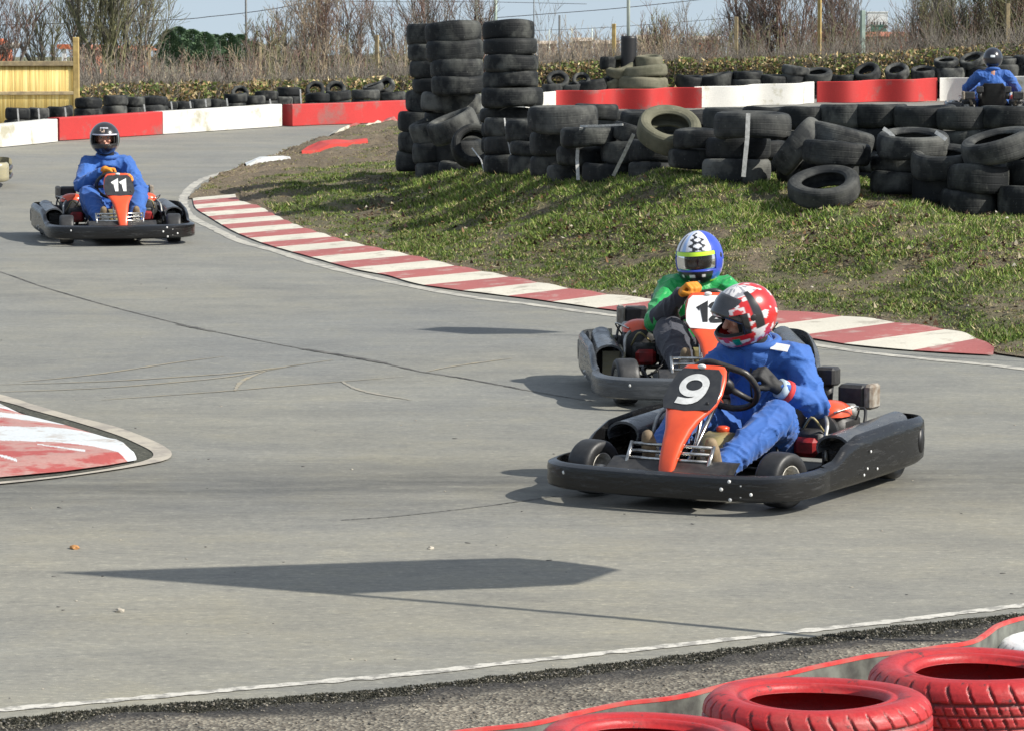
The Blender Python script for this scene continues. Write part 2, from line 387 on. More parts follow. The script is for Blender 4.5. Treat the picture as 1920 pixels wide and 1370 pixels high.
    def bark(name, c, c2):
        return simple(name, c, c2, 6, .9, .5, 30)
    MT['bark_grey'] = bark('grey_twig_bark', (.22, .195, .165), (.11, .10, .085))
    MT['bark_olive'] = bark('olive_twig_bark', (.21, .205, .10), (.11, .11, .065))
    MT['bark_red'] = bark('reddish_twig_bark', (.20, .125, .10), (.09, .06, .05))
    MT['bark_pale'] = bark('pale_stem_bark', (.42, .34, .23), (.2, .155, .11))
    MT['pole_g'] = simple('green_pole_paint', (.30, .38, .33), (.2, .26, .22), 5, .5)
    MT['pole_w'] = simple('white_pole_paint', (.62, .68, .60), (.5, .56, .5), 5, .5)
    MT['pole_d'] = simple('dark_pole_paint', (.08, .09, .09), (.14, .14, .14), 5, .5)
    MT['cable'] = simple('cable_black', (.06, .06, .07), None, 5, .6)
    MT['orange_d'] = simple('orange_machine_paint', (.65, .16, .06), (.5, .13, .06), 2, .5)
    MT['brick'] = simple('red_brick_far', (.42, .16, .09), (.34, .13, .08), 1.2, .9)
    MT['bwhite'] = simple('white_cladding', (.75, .76, .76), (.65, .66, .66), 1, .6)
    MT['bgreen'] = simple('green_cladding', (.1, .22, .18), None, 1, .6)
    MT['glass'] = simple('dark_window', (.05, .06, .07), None, 1, .15)
    MT['shed'] = simple('pale_shed_wall', (.45, .40, .33), (.3, .28, .25), .6, .8)
    MT['roof_far'] = simple('pale_roof', (.5, .45, .38), (.35, .28, .22), .8, .8)
    MT['flag'] = simple('flag_cloth', (.6, .05, .05), None, 5, .7)
    MT['grit'] = simple('grit_stone', (.24, .22, .18), (.12, .105, .09), 40, .9)
    MT['stone'] = simple('pale_stone', (.5, .46, .38), (.3, .27, .22), 20, .9, rand=.5)
make_materials()
# ============================================================ curves measured in the photograph
def poly(pts, lift=0.0): return [G(x, y, lift) for x, y in pts]
def resample(pts, n):
    pts = [Vector(p) for p in pts]; L = [0]
    for a, b in zip(pts, pts[1:]): L.append(L[-1]+(b-a).length)
    out = []
    for i in range(n):
        t = L[-1]*i/(n-1); j = 0
        while j < len(L)-2 and L[j+1] < t: j += 1
        u = (t-L[j])/max(L[j+1]-L[j], 1e-9)
        p0 = pts[max(j-1, 0)]; p1 = pts[j]; p2 = pts[j+1]; p3 = pts[min(j+2, len(pts)-1)]
        q = .5*((2*p1)+(p2-p0)*u+(2*p0-5*p1+4*p2-p3)*u*u+(3*p1-p0-3*p2+p3)*u**3)
        out.append(q)
    return out
def conform(p, lift): p = Vector(p); p.z = base_z(p.x, p.y)+lift; return p
def ribbon(name, px, w, lift, mat, kind='structure', label=None, cat=None, n=None, jit=0, world=False, wf=None):
    pts = px if world else poly(px)
    n = n or max(8, int(sum((b-a).length for a, b in zip(pts, pts[1:]))*3))
    c = resample(pts, n); mb = MB(); vs = []
    for i, p in enumerate(c):
        t = (c[min(i+1, n-1)]-c[max(i-1, 0)]); t.z = 0; t.normalize(); s = Vector((-t.y, t.x, 0))
        ww = w*(wf(i/(n-1)) if wf else 1)*(1+jit*nz(i*.9, 3, w*10)); o = jit*w*.6*nz(i*.7, 9)
        vs += [conform(p+s*(ww/2+o), lift), conform(p-s*(ww/2-o), lift)]
    mb.add(vs, [(2*i, 2*i+1, 2*i+3, 2*i+2) for i in range(n-1)], 0, True)
    o = mb.build(name, mat); tag(o, label, cat, None, kind if not cat else None); return o

# ------------------------------------------------------------ ground, track
def sheet(name, xs, ys, zf, mat, kind='structure'):
    mb = MB(); vs = [(x, y, zf(x, y)) for y in ys for x in xs]; k = len(xs)
    fs = [(j*k+i, j*k+i+1, (j+1)*k+i+1, (j+1)*k+i) for j in range(len(ys)-1) for i in range(k-1)]
    mb.add(vs, fs); o = mb.build(name, mat); o['kind'] = kind; return o
def far_z(x, y):
    z = base_z(x, min(y, 400))-.03
    return z-(.004*(y-400) if y > 400 else 0)
sheet('ground', list(np.linspace(-420, 420, 61)), [4, 8, 12, 20, 30, 40, 50, 60, 70, 76, 82, 90, 100, 120, 150, 200, 300, 400, 700, 1200, 2000], lambda x, y: far_z(x, y)-.05, MT['far'])
sheet('track', list(np.linspace(-22, 24, 93)), list(np.linspace(5, 70.5, 160)), lambda x, y: base_z(x, y), MT['track'])

# ------------------------------------------------------------ grass island
K_OUT = [(361,373),(367,392),(391,408),(433,433),(477,452),(519,466),(587,485),(666,507),(725,518),(776,533),(838,543),(917,553),(1000,563),(1100,577),(1240,596),(1450,625),(1600,649),(1750,662),(1862,668)]
K_IN = [(440,372),(450,385),(484,395),(519,414),(560,433),(615,451),(649,462),(697,473),(742,483),(787,493),(835,505),(897,518),(945,528),(1000,539),(1090,556),(1230,574),(1450,593),(1600,607),(1700,620),(1800,636),(1864,664)]
L_IN = [(361,349),(391,329),(460,311),(533,287),(601,265),(667,250),(742,239)]
kin = poly(K_IN); lin = poly(L_IN)
kx = [-3.45]+[p.x for p in kin]+[3.4, 4.2, 5.5, 9.5]; ky = [38.3]+[p.y for p in kin]+[22.35, 21.4, 20.2, 18]
hx = [-3.5]+[p.x for p in lin]+[-.6, 1, 3, 6, 9.5]; hy = [38.9]+[p.y for p in lin]+[48, 42, 38.5, 36.5, 36]
for i in range(1, len(hx)):
    if hx[i] <= hx[i-1]: hx[i] = hx[i-1]+.02
for i in range(1, len(kx)):
    if kx[i] <= kx[i-1]: kx[i] = kx[i-1]+.01
ROW = [(740,38.9),(780,37.6),(850,36.6),(920,34.6),(1000,33.0),(1100,31.8),(1200,31.0),(1300,30.3),(1400,29.8),(1500,29.2),(1670,28.9),(1800,28.5),(1950,28.3)]
def rowY(px): return interp(px, [a for a, b in ROW], [b for a, b in ROW])
BASES = [(780,338),(870,330),(930,327),(1050,344),(1120,341),(1220,334),(1300,318),(1380,344),(1540,378),(1670,362),(1740,384),(1815,404),(1900,404),(1990,412)]
rx, ry, rh = [-3.4], [39.0], [.02]
for px, py in BASES:
    w = P(px, py, rowY(px)-.28); rx.append(w.x); ry.append(w.y); rh.append(max(w.z-base_z(w.x, w.y), .03))
rx.append(9.5); ry.append(27.6); rh.append(.5)
_sx = np.linspace(-3.4, 9.5, 130); _k = np.exp(-np.linspace(-2, 2, 13)**2); _k /= _k.sum()
_f = lambda v: np.convolve(np.pad(np.interp(_sx, rx, v), 6, mode='edge'), _k, 'valid')
ry, rh = list(_f(ry)), list(_f(rh)); rx = list(_sx)
_sy = np.linspace(-3.45, 9.5, 260); _g = np.pad(np.interp(_sy, kx, ky), 3, mode='edge'); _w = np.array([.05, .1, .2, .3, .2, .1, .05]); ky_s = list(np.convolve(_g, _w, 'valid')); kx_s = list(_sy)
DBG = [(round(a,2), round(b,2), round(c,2)) for a, b, c in zip(rx[::8], ry[::8], rh[::8])]
def mound(x, y):
    lo = interp(x, kx, ky); hi = interp(x, hx, hy); r = interp(x, rx, ry); h = interp(x, rx, rh)
    if y < lo or y > hi: return 0.0
    r = max(r, lo+.5); los = interp(x, kx_s, ky_s); t = clamp((y-los)/(r-los))
    m = h*(t**1.25*(1-.25*t)/.75*.5+.5*sst(t))
    m *= sst((hi-y)/2.2) if y > r else 1
    edge = sst(min((y-lo), (hi-y))/.5)
    return m+edge*((.07+.07*sst((t-.3)/.3))*fbm(x, y, 0, 1.5, 4)*min(1, t*2.5)+.022*nz(x, y, 5, 8)*min(1, t*4+.2))
def turf_z(x, y): return base_z(x, y)+mound(x, y)+.012
def greenness(x, y):
    lo = interp(x, kx, ky); hi = interp(x, hx, hy); r = interp(x, rx, ry)
    t = clamp((y-lo)/max(r-lo, .5)); e = min(y-lo, hi-y)
    g = .66+1.1*fbm(x, y, 2, .9, 4)+1.3*fbm(x, y, 8, 3.2, 3)
    g -= (1.0 if x < 3.0 else .45)*(1-sst((y-lo)/.75)); g -= .7*(1-sst((hi-y)/1.5)) if x < 0 else 0
    if x < .2: g -= .75*sst((y-40.0)/2.5)
    g -= .55*sst((-2.0-x)/1.0)
    if x < -2.2: g -= .5*(1-sst((y-lo)/1.2))
    return g
mb = MB(); cols = []
NX, NY = 230, 170
xs = np.linspace(-3.42, 9.4, NX)
for i in range(NX):
    lo, hi = interp(xs[i], kx, ky), interp(xs[i], hx, hy); hi = max(hi, lo+.02)
    for j in range(NY):
        y = lerp(lo-.02, hi, (j/(NY-1))**1.15); x = xs[i]
        mb.v.append((x, y, turf_z(x, y))); g = clamp(greenness(x, y)); b = .5+.5*nz(x, y, 3, 2.5)
        soil = np.array((.17, .135, .09))*(.75+.5*b); gr = np.array((.085, .105, .035))
        c = soil*(1-g*.85)+gr*g*.85; cols.append((c[0], c[1], c[2], 1))
for i in range(NX-1):
    for j in range(NY-1): mb.f.append((i*NY+j, (i+1)*NY+j, (i+1)*NY+j+1, i*NY+j+1)); mb.m.append(0); mb.s.append(True)
mb.c = cols; o = mb.build('grass_bank_ground', MT['turf']); o['kind'] = 'structure'

def tri_field(name, mat, pos, dirv, side, ln, wd, col, label, cat):
    pos = np.array(pos); dirv = np.array(dirv); side = np.array(side); ln = np.array(ln)[:, None]; wd = np.array(wd)[:, None]
    a = pos-side*wd; b = pos+side*wd; c = pos+dirv*ln
    V = np.stack([a, b, c], 1).reshape(-1, 3).astype(np.float32); n = len(pos)
    me = bpy.data.meshes.new(name); me.vertices.add(3*n); me.vertices.foreach_set('co', V.ravel())
    me.loops.add(3*n); me.loops.foreach_set('vertex_index', np.arange(3*n, dtype=np.int32))
    me.polygons.add(n); me.polygons.foreach_set('loop_start', np.arange(0, 3*n, 3, dtype=np.int32)); me.polygons.foreach_set('loop_total', np.full(n, 3, dtype=np.int32))
    at = me.color_attributes.new('Col', 'FLOAT_COLOR', 'POINT')
    C4 = np.repeat(np.concatenate([np.array(col), np.ones((n, 1))], 1), 3, 0).astype(np.float32); at.data.foreach_set('color', C4.ravel())
    me.materials.append(mat); me.update(); me.validate(); o = link(name, me); tag(o, label, cat, None, 'stuff'); return o
def rand_unit(r):
    while True:
        v = Vector((r.uniform(-1, 1), r.uniform(-1, 1), r.uniform(-1, 1)))
        if .05 < v.length < 1: return v.normalized()
def grass():
    r = random.Random(3); pos, dr, sd, ln, wd, col = [], [], [], [], [], []
    PAL = [(.085, .14, .025), (.13, .19, .035), (.22, .26, .06), (.04, .07, .018), (.36, .31, .17), (.22, .17, .09), (.09, .055, .035)]
    n = 0; tries = 0
    while n < 32000 and tries < 190000:
        tries += 1
        x = r.uniform(-3.35, 5.2); lo, hi, rr = interp(x, kx, ky), interp(x, hx, hy), interp(x, rx, ry)
        y = r.uniform(lo+.04, min(hi-.05, rr+(2.6 if x > -1.1 else 14)))
        px = 960+F*x/y
        if px > 1990: continue
        g = greenness(x, y)
        if r.random() > clamp(g*.9+.22, .12, 1): continue
        n += 1; z = turf_z(x, y); lush = clamp(fbm(x, y, 14, 1.6, 2)+.45)
        k = r.randint(5, 10); cr = .035+.03*lush; tt = clamp((y-lo)/max(rr-lo, .5)); up_ = sst((tt-.3)/.3) if x > -1.2 else .2; L0 = (.014+.026*clamp(g)*(.4+lush*1.3))*(1+.35*up_)
        for _ in range(k):
            a = r.uniform(0, 6.283); d = cr*r.random()**.5
            pos.append((x+d*math.cos(a), y+d*math.sin(a), z-.006))
            t = r.uniform(.3, 2.2); b = r.uniform(0, 6.283)
            v = Vector((t*math.cos(b), t*math.sin(b), 1)).normalized(); dr.append(tuple(v))
            q = r.uniform(-.8, .8); sd.append((math.cos(q), math.sin(q), 0))
            ln.append(L0*r.uniform(.6, 1.4)); wd.append(r.uniform(.0025, .006)*(1+.5*lush))
            u = r.random()
            if g > .45: w = (.24, .28, .16, .14, .09, .05, .04)
            elif g > .1: w = (.10, .16, .14, .06, .27, .2, .07)
            else: w = (.02, .05, .08, .03, .36, .28, .18)
            c = PAL[r.choices(range(7), w)[0]]; m = r.uniform(.8, 1.4)*(1.0+.25*up_)
            col.append((c[0]*m, c[1]*m, c[2]*m))
    tri_field('grass', MT['blade'], pos, dr, sd, ln, wd, col, 'short patchy winter grass with straw and bare soil on the bank below the tyre wall', 'grass')
grass()
# dead leaves, clods and litter on the bank: countless
def scatter_leaves():
    r = random.Random(5); pos, dr, sd, ln, wd, col = [], [], [], [], [], []
    for _ in range(2600):
        x = r.uniform(-1.5, 4.6); lo, rr = interp(x, kx, ky), interp(x, rx, ry)
        if r.random() < .55: y = lerp(lo, rr, clamp(r.gauss(.55, .13)))
        else: y = r.uniform(lo+.1, rr+.3)
        if nz(x, y, 20, .9) < -.15: continue
        for q in range(2):
            pos.append((x+r.uniform(-.03, .03), y+r.uniform(-.03, .03), turf_z(x, y)+r.uniform(.012, .045))); v = rand_unit(r); v.z = abs(v.z)*.5; dr.append(tuple(v.normalized()))
            s = v.cross(Vector((0, 0, 1))).normalized(); sd.append(tuple(s)); ln.append(r.uniform(.02, .055)); wd.append(r.uniform(.008, .022))
            c = r.choices([(.045, .026, .02), (.09, .05, .03), (.35, .30, .2), (.20, .11, .05), (.55, .5, .42)], (.5, .22, .1, .15, .03))[0]; col.append(c)
    tri_field('dead_leaves', MT['blade'], pos, dr, sd, ln, wd, col, 'brown dead leaves and dark clods scattered over the grass bank', 'dead leaves')
scatter_leaves()
def stone(px, py, size, label, mat='stone', on='turf', Y=None):
    if on == 'turf':
        d = ray(px, py); t = 22.0
        while t < 45 and CAMH+d.z*t > turf_z(d.x*t, d.y*t): t += .04
        p = Vector((d.x*t, d.y*t, CAMH+d.z*t))
    else: p = G(px, py)
    mb = MB(); r = random.Random(px*7+py); bm = bmesh.new(); bmesh.ops.create_icosphere(bm, subdivisions=2, radius=1)
    for v in bm.verts: v.co *= 1+.35*nz(v.co.x*1.7+px, v.co.y*1.7, v.co.z*1.7)
    mb.add([(v.co.x*size*.5, v.co.y*size*.4, v.co.z*size*.28) for v in bm.verts], [[v.index for v in f.verts] for f in bm.faces], 0, False); bm.free()
    tag(mb.build('stone', MT[mat], None, p+Vector((0, 0, size*.1)), (0, 0, r.uniform(0, 6))), label, 'stone', 'loose stones')
for a in [(1602,437,.06,'largest pale stone on the grass bank below the lying tyre'),(1710,465,.035,'small pale stone right of the largest stone on the bank'),(1488,490,.04,'pale stone on the bank right of the blue helmet'),(1441,505,.035,'leftmost small stone beside the blue helmet on the bank'),
          (1575,500,.028,'small stone on the mid bank below the dark clods'),(1522,540,.035,'pale pebble low on the bank right of the red helmet'),(1815,575,.035,'lone pale pebble near the kerb at the far right'),(855,412,.045,'pale stone on the bank above the middle of the kerb'),(1125,575-42,.03,'small pebble just above the kerb left of the green jacket')]: stone(*a)
for a in [(140,1028,.05,'orange-brown leaf-like stone on the track by the left edge','leaf_o'),(224,1146,.04,'small pale stone on the track below the flag shadow'),(300,1357,.05,'yellowish stone on the dark verge near the bottom left'),(808,1028,.03,'tiny white stone on the track above the flag shadow')]: stone(*a, on='track')

# ------------------------------------------------------------ kerbs
def kerb(name, outp, inp, n, mats, label, first=0, h0=.012, h1=.055, sub=5, turf=False):
    N_ = n*sub+1; A = resample(poly(outp), N_); B = resample(poly(inp), N_); mb = MB(); W = 5
    for i in range(N_):
        for j in range(W+1):
            t = j/W; p = A[i].lerp(B[i], t); p.z = 0; hh = lerp(h0, h1, t)*(1-.2*abs(2*((i % sub)/sub)-1)); q_ = conform(p, hh); q_.z += (mound(p.x, p.y) if turf else 0); mb.v.append(tuple(q_))
        mb.v.append(tuple(conform(B[i], -.02)))
    k = W+2
    for i in range(N_-1):
        st = (i//sub+first) % 2
        for j in range(k-1): mb.f.append((i*k+j, (i+1)*k+j, (i+1)*k+j+1, i*k+j+1)); mb.m.append(st); mb.s.append(False)
    tag(mb.build(name, mats), label, 'kerb'); 
kerb('track_kerb', K_OUT, K_IN, 30, [MT['kerb_white'], MT['kerb_red']], 'long curved kerb of faded red and white stripes along the grass bank')
kerb('track_kerb', [(600,262),(640,254),(700,244),(742,240)], [(628,266),(672,258),(712,251),(750,246)], 4, [MT['kerb_white'], MT['kerb_red']], 'far short kerb of red and white stripes by the tall tyre stacks', h0=.03, h1=.07, turf=True)
kerb('track_kerb', [(565,300),(600,295),(640,292),(682,291)], [(566,308),(605,305),(650,300),(690,296)], 1, [MT['patch_red'], MT['patch_red']], 'sunken red painted kerb remnant in the dirt before the tyre stacks', h0=.045, h1=.07, turf=True)
kerb('track_kerb', [(455,318),(500,314),(538,311)], [(462,322),(505,320),(545,316)], 1, [MT['kerb_white2'], MT['kerb_white2']], 'sunken white painted kerb remnant in the dirt near the track edge', h0=.045, h1=.07, turf=True)
LINE_L = [(742,236),(667,246),(601,261),(533,286),(460,313),(391,333),(361,350),(345,371),(345,390),(361,409),(409,433),(453,454),(512,470),(581,492),(649,510),(718,526),(821,547),(907,561),(1000,572),(1100,586),(1240,604),(1450,634),(1600,658),(1750,675),(1850,684),(1960,697),(2200,725)]
ribbon('edge_line', LINE_L, .10, .003, MT['line'], n=220, jit=.35)
ribbon('edge_line', [(-420,1374),(-200,1352),(0,1331),(225,1312),(500,1287),(750,1265),(960,1242),(1136,1224),(1300,1206),(1478,1186),(1688,1163),(1920,1134),(2150,1104)], .06, .003, MT['line2'], n=160, jit=.5)
ribbon('edge_line', [(1300,194),(1400,192),(1600,191),(1800,191)], .35, .008, MT['line'], n=20)
# island kerb at the left edge
def left_island():
    def up(x): return interp(x, [-260, 0, 40, 79, 119, 178, 218, 251, 256], [700, 760, 779, 789, 799, 817, 829, 851, 862])
    def dn(x): return interp(x, [-260, 0, 119, 206, 256], [918, 898, 887, 875, 866])
    bounds = [lambda x: interp(x, [-260, 0, 60], [740, 771, 782]), lambda x: interp(x, [-260, 0, 50], [770, 785, 781]), lambda x: interp(x, [-260, 0, 124], [788, 798, 801]),
              lambda x: interp(x, [-260, 0, 184], [812, 815, 817]), lambda x: interp(x, [-260, 0, 100, 172, 240], [842, 842, 845, 852, 868])]
    mb = MB(); X = list(range(-260, 257, 2)); S = 110
    for i, x in enumerate(X):
        for j in range(S+1):
            y = lerp(up(x), dn(x), j/S); q = j/S
            mb.v.append(tuple(conform(G(x, y), .012+.035*min(1, q*4)*min(1, (1-q)*5)*min(1, (256-x)/25))))
    for i in range(len(X)-1):
        for j in range(S):
            x = X[i]+2; y = lerp(up(x), dn(x), (j+.5)/S)
            lv = sum(1 for b in bounds if y > b(x)+1.2*nz(x*.05, y*.05)); m = (0, 1, 0, 1, 0, 1)[lv] if lv else 0
            st1 = abs(y-interp(x, [70, 162], [849, 862])) < .9+1.2*(x-70)/92 and 70 < x < 162
            st2 = abs(y-interp(x, [0, 34], [870, 877])) < 1.6 and x < 34
            if st1 or st2: m = 0
            mb.f.append((i*(S+1)+j, i*(S+1)+j+1, (i+1)*(S+1)+j+1, (i+1)*(S+1)+j)); mb.m.append(m); mb.s.append(False)
    tag(mb.build('corner_kerb', [MT['kerb_white2'], MT['kerb_red2']]), 'pointed red and white striped corner kerb at the left edge', 'kerb')
    mb = MB(); A = poly([(-260,690),(0,746),(79,768),(178,800),(238,822),(283,845),(288,858),(270,866),(200,879),(119,891),(0,903),(-260,925)])
    B = poly([(-260,705),(0,762),(79,791),(178,819),(218,831),(250,852),(254,862),(250,868),(206,876),(119,887),(0,898),(-260,915)])
    A = resample(A, 60); B = resample(B, 60)
    mb.add([conform(p, .004) for ab in zip(A, B) for p in ab], [(2*i, 2*i+1, 2*i+3, 2*i+2) for i in range(59)]); o = mb.build('dirt_gap', MT['moss']); o['kind'] = 'structure'
    O = poly([(-260,674),(0,741),(59,759),(139,782),(218,802),(287,828),(316,844),(322,854),(314,863),(287,870),(218,882),(119,896),(0,909),(-260,932)])
    I = poly([(-260,692),(0,753),(59,770),(139,792),(218,817),(262,836),(284,848),(287,857),(278,863),(255,870),(206,880),(119,893),(0,905),(-260,928)])
    O = resample(O, 90); I = resample(I, 90); mb = MB()
    mb.add([conform(p, .008) for ab in zip(O, I) for p in ab], [(2*i, 2*i+1, 2*i+3, 2*i+2) for i in range(89)]); o = mb.build('concrete_edge', MT['concrete']); o['kind'] = 'structure'
left_island()
# cracks and scrape marks in the asphalt
ribbon('asphalt_crack', [(-60,494),(0,510),(80,538),(200,573),(330,606),(370,616)], .016, .003, MT['crack'], n=260, jit=1.2)
ribbon('asphalt_crack', [(335,609),(360,614),(400,622)], .045, .004, MT['crack'], n=60, jit=.9)
ribbon('asphalt_crack', [(400,622),(470,636),(570,655)], .014, .003, MT['crack'], n=90, jit=1.3)
ribbon('asphalt_crack', [(570,655),(650,668),(720,681)], .05, .004, MT['crack'], n=120, jit=.9)
ribbon('asphalt_crack', [(720,681),(785,696),(830,703),(900,715),(985,731)], .024, .003, MT['crack'], n=130, jit=1.3)
ribbon('asphalt_crack', [(985,731),(1040,741),(1110,752)], .012, .003, MT['crack'], n=60, jit=1.2)
ribbon('asphalt_crack', [(640,975),(740,968),(830,958),(930,946),(1040,930)], .010, .003, MT['crack'], n=120, jit=1.4)
thin = lambda t: .3+.7*math.sin(math.pi*min(1, t*1.05))
for pts, w in [([(0,721),(200,715),(420,701),(520,690),(625,675)], .035), ([(0,735),(200,727),(400,710),(500,695),(560,684)], .03), ([(190,750),(400,735),(560,722),(760,706)], .025),
               ([(800,697),(850,687),(960,672)], .03), ([(40,716),(180,702),(330,680),(420,669)], .03), ([(440,733),(455,714),(500,695)], .03)]:
    ribbon('scrape_mark', pts, w, .003, MT['yellow_mark'], n=40, jit=.4, wf=thin)
for pts, w in [([(640,715),(680,733),(770,750)], .035)]:
    ribbon('scrape_mark', pts, w, .003, MT['pale_mark'], n=40, jit=.6, wf=thin)
# twigs and crumbs of rubber lying about
def crumbs():
    r = random.Random(9); mb = MB()
    for _ in range(150):
        px, py = r.uniform(-50, 1950), r.uniform(480, 1330)
        p = G(px, py); s = r.uniform(.003, .007)*(1.6 if r.random() < .08 else 1)
        if 340 < px and py < 700: continue
        M_ = Matrix.Translation(p+Vector((0, 0, s*.2)))@Matrix.Rotation(r.uniform(0, 6.3), 4, 'Z')@Matrix.Diagonal((s*r.uniform(1, 2.4), s, s*.4, 1))
        mb.ell((0, 0, 0), (1, 1, 1), 0 if r.random() < .6 else 1, 6, 4, M_)
    tag(mb.build('track_crumbs', [MT['crack'], MT['stone']]), 'tiny rubber crumbs and grit strewn over the asphalt', 'grit', None, 'stuff')
crumbs()
# ------------------------------------------------------------ verge in the foreground
def verge():
    top = poly([(-500,1405),(-200,1375),(0,1352),(250,1326),(500,1311),(750,1291),(960,1267),(1191,1241),(1412,1213),(1633,1182),(1920,1152),(2200,1122)])
    T = resample(top, 420); mb = MB(); S = 70; cc = []
    for i, p in enumerate(T):
        for j in range(S+1):
            y = lerp(p.y+.05*nz(i*.11, 3)+.03*nz(i*.37, 8), 6.5, (j/S)**2.4); x = lerp(p.x, p.x*1.1+.1, j/S)
            dd = p.y-y+.09*nz(x*3, y*3, 1)+.07*nz(x*11, y*11, 2); mb.v.append((x, y, base_z(x, y)+.003+.022*sst(dd/.5)*(1+fbm(x, y, 1, 5, 3)))); kk = .26+.74*sst((dd-.24)/.22); k2 = 1.0+.55*sst((dd-1.1)/.7); cc.append((kk*k2, kk*k2*1.0, kk*k2*.95+.02, 1))
    for i in range(419):
        for j in range(S): mb.f.append((i*(S+1)+j, i*(S+1)+j+1, (i+1)*(S+1)+j+1, (i+1)*(S+1)+j)); mb.m.append(0); mb.s.append(True)
    mb.c = cc; o = mb.build('verge', MT['verge']); o['kind'] = 'structure'
    # dark mossy grit along the edge of the asphalt: tiny upright crumbs
    r = random.Random(12); pos, dr, sd, ln, wd, col = [], [], [], [], [], []
    for _ in range(70000):
        u = r.random(); i = u*418; k = int(i); p = T[k].lerp(T[k+1], i-k)
        band = .17+.10*nz(u*9, 4)+.05*nz(u*45, 7)
        q = abs(r.gauss(0, .7)) if r.random() < .7 else r.uniform(0, 2.2)
        off = q*band*.9+.03+.035*nz(u*70, 2)-.03
        x, y = p.x+r.uniform(-.02, .02), p.y-off
        pos.append((x, y, base_z(x, y)+.006)); v = Vector((r.uniform(-.9, .9), r.uniform(-.9, .9), r.uniform(.1, .6))).normalized(); dr.append(tuple(v))
        sd.append((math.cos(u*999), math.sin(u*999), 0)); ln.append(r.uniform(.004, .010)); wd.append(r.uniform(.002, .006))
        c = r.choices([(.028, .029, .021), (.06, .058, .042), (.12, .11, .085), (.26, .24, .19)], (.5, .3, .14, .06) if q < 1.2 else (.2, .3, .3, .2))[0]; col.append(c)
    tri_field('moss', MT['blade'], pos, dr, sd, ln, wd, col, 'dark mossy grit growing along the near edge of the track', 'moss')
    mb = MB()
    for _ in range(2200):
        u = r.random(); k = int(u*418); p = T[k]; off = .15+1.6*r.random()**1.5; x, y = p.x+r.uniform(-.05, .05), p.y-off; s = r.uniform(.002, .0065)
        mb.ell((0, 0, 0), (1, 1, 1), r.choice((0, 0, 1)), 6, 4, Matrix.Translation((x, y, base_z(x, y)+.028))@Matrix.Diagonal((s, s*.8, s*.6, 1)))
    tag(mb.build('gravel', [MT['grit'], MT['crack']]), 'fine loose gravel on the verge in front of the track', 'gravel', None, 'stuff')
verge()
if 0: ribbon('moss_strip', [(-300,1402),(0,1368),(250,1343),(500,1330),(750,1306),(960,1282),(1191,1256),(1412,1228),(1633,1197),(1920,1166),(2150,1140)], .13, .034, MT['moss'], n=1400, jit=1.0)
# ============================================================ tyres
def tyre_mesh(kind, seed, n=64, tread=True):
    r = random.Random(seed); mb = MB()
    if kind == 'hero':
        n = 700; prof = []; att = []
        # section of a car tyre, outside radius .5, width .32
        half = .15
        pts = [(.30, -.095), (.305, -.125), (.318, -.138), (.335, -.140), (.343, -.133), (.352, -.134), (.362, -.145), (.385, -.152), (.415, -.154), (.425, -.150), (.44, -.149), (.458, -.139), (.472, -.126), (.483, -.112)]
        low = pts; up = [(a, -b) for a, b in pts][::-1]
        tz = np.linspace(-.104, .104, 27)
        tr = [(.5-.012*(abs(z)/.104)**3, z) for z in tz]
        prof = low+tr+up+[(.30, .10), (.455, .085), (.472, 0), (.455, -.085), (.30, -.10)]
        k0, k1 = len(low), len(low)+27
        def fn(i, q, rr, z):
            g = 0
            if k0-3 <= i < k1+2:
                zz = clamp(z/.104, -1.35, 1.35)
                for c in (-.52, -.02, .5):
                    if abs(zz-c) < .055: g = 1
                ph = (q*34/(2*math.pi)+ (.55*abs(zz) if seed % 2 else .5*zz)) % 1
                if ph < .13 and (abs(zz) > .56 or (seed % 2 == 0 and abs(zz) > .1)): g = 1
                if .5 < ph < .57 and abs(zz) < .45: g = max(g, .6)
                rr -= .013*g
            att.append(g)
            rr += .004*math.sin(3*q+seed)
            return rr, z+.006*math.sin(2*q+seed)
        mb.lathe(prof, n, 0, None, True, fn)
    else:
        sq = r.uniform(.0, .045); ph0 = r.uniform(0, 6); sag = r.uniform(.0, .02)
        low = [(.30, -.105), (.325, -.132), (.37, -.15), (.42, -.156), (.46, -.146), (.484, -.12)]
        tr = [(.495, -.09), (.499, -.05), (.497, -.042), (.5, -.032), (.5, .0), (.5, .032), (.497, .042), (.499, .05), (.495, .09)]
        prof = low+tr+[(a, -b) for a, b in low][::-1]+[(.30, .09), (.45, .085), (.47, 0), (.45, -.085), (.30, -.09)]
        def fn(i, q, rr, z):
            rr *= 1+sq*math.cos(2*(q-ph0))+.008*math.sin(5*q+seed)
            return rr, z*(1+.06*math.sin(2*q+ph0))+sag*math.cos(2*q+seed)
        mb.lathe(prof, n, 0, None, True, fn)
    me = bpy.data.meshes.new('tyre'); me.from_pydata(mb.v, [], mb.f)
    if kind == 'hero':
        a_ = me.color_attributes.new('Col', 'FLOAT_COLOR', 'POINT'); a_.data.foreach_set('color', np.repeat(np.array(att, np.float32), 4)); me.polygons.foreach_set('use_smooth', [True]*len(mb.f)); me.update()
    return me
TV = {}
def tyre_variants():
    for m in ('tyre', 'tyre_pale', 'tyre_grey'):
        TV[m] = []
        for s in range(5):
            me = tyre_mesh('n', s+len(m)); me.materials.append(MT[m]); TV[m].append(me)
tyre_variants()
tcount = [0]
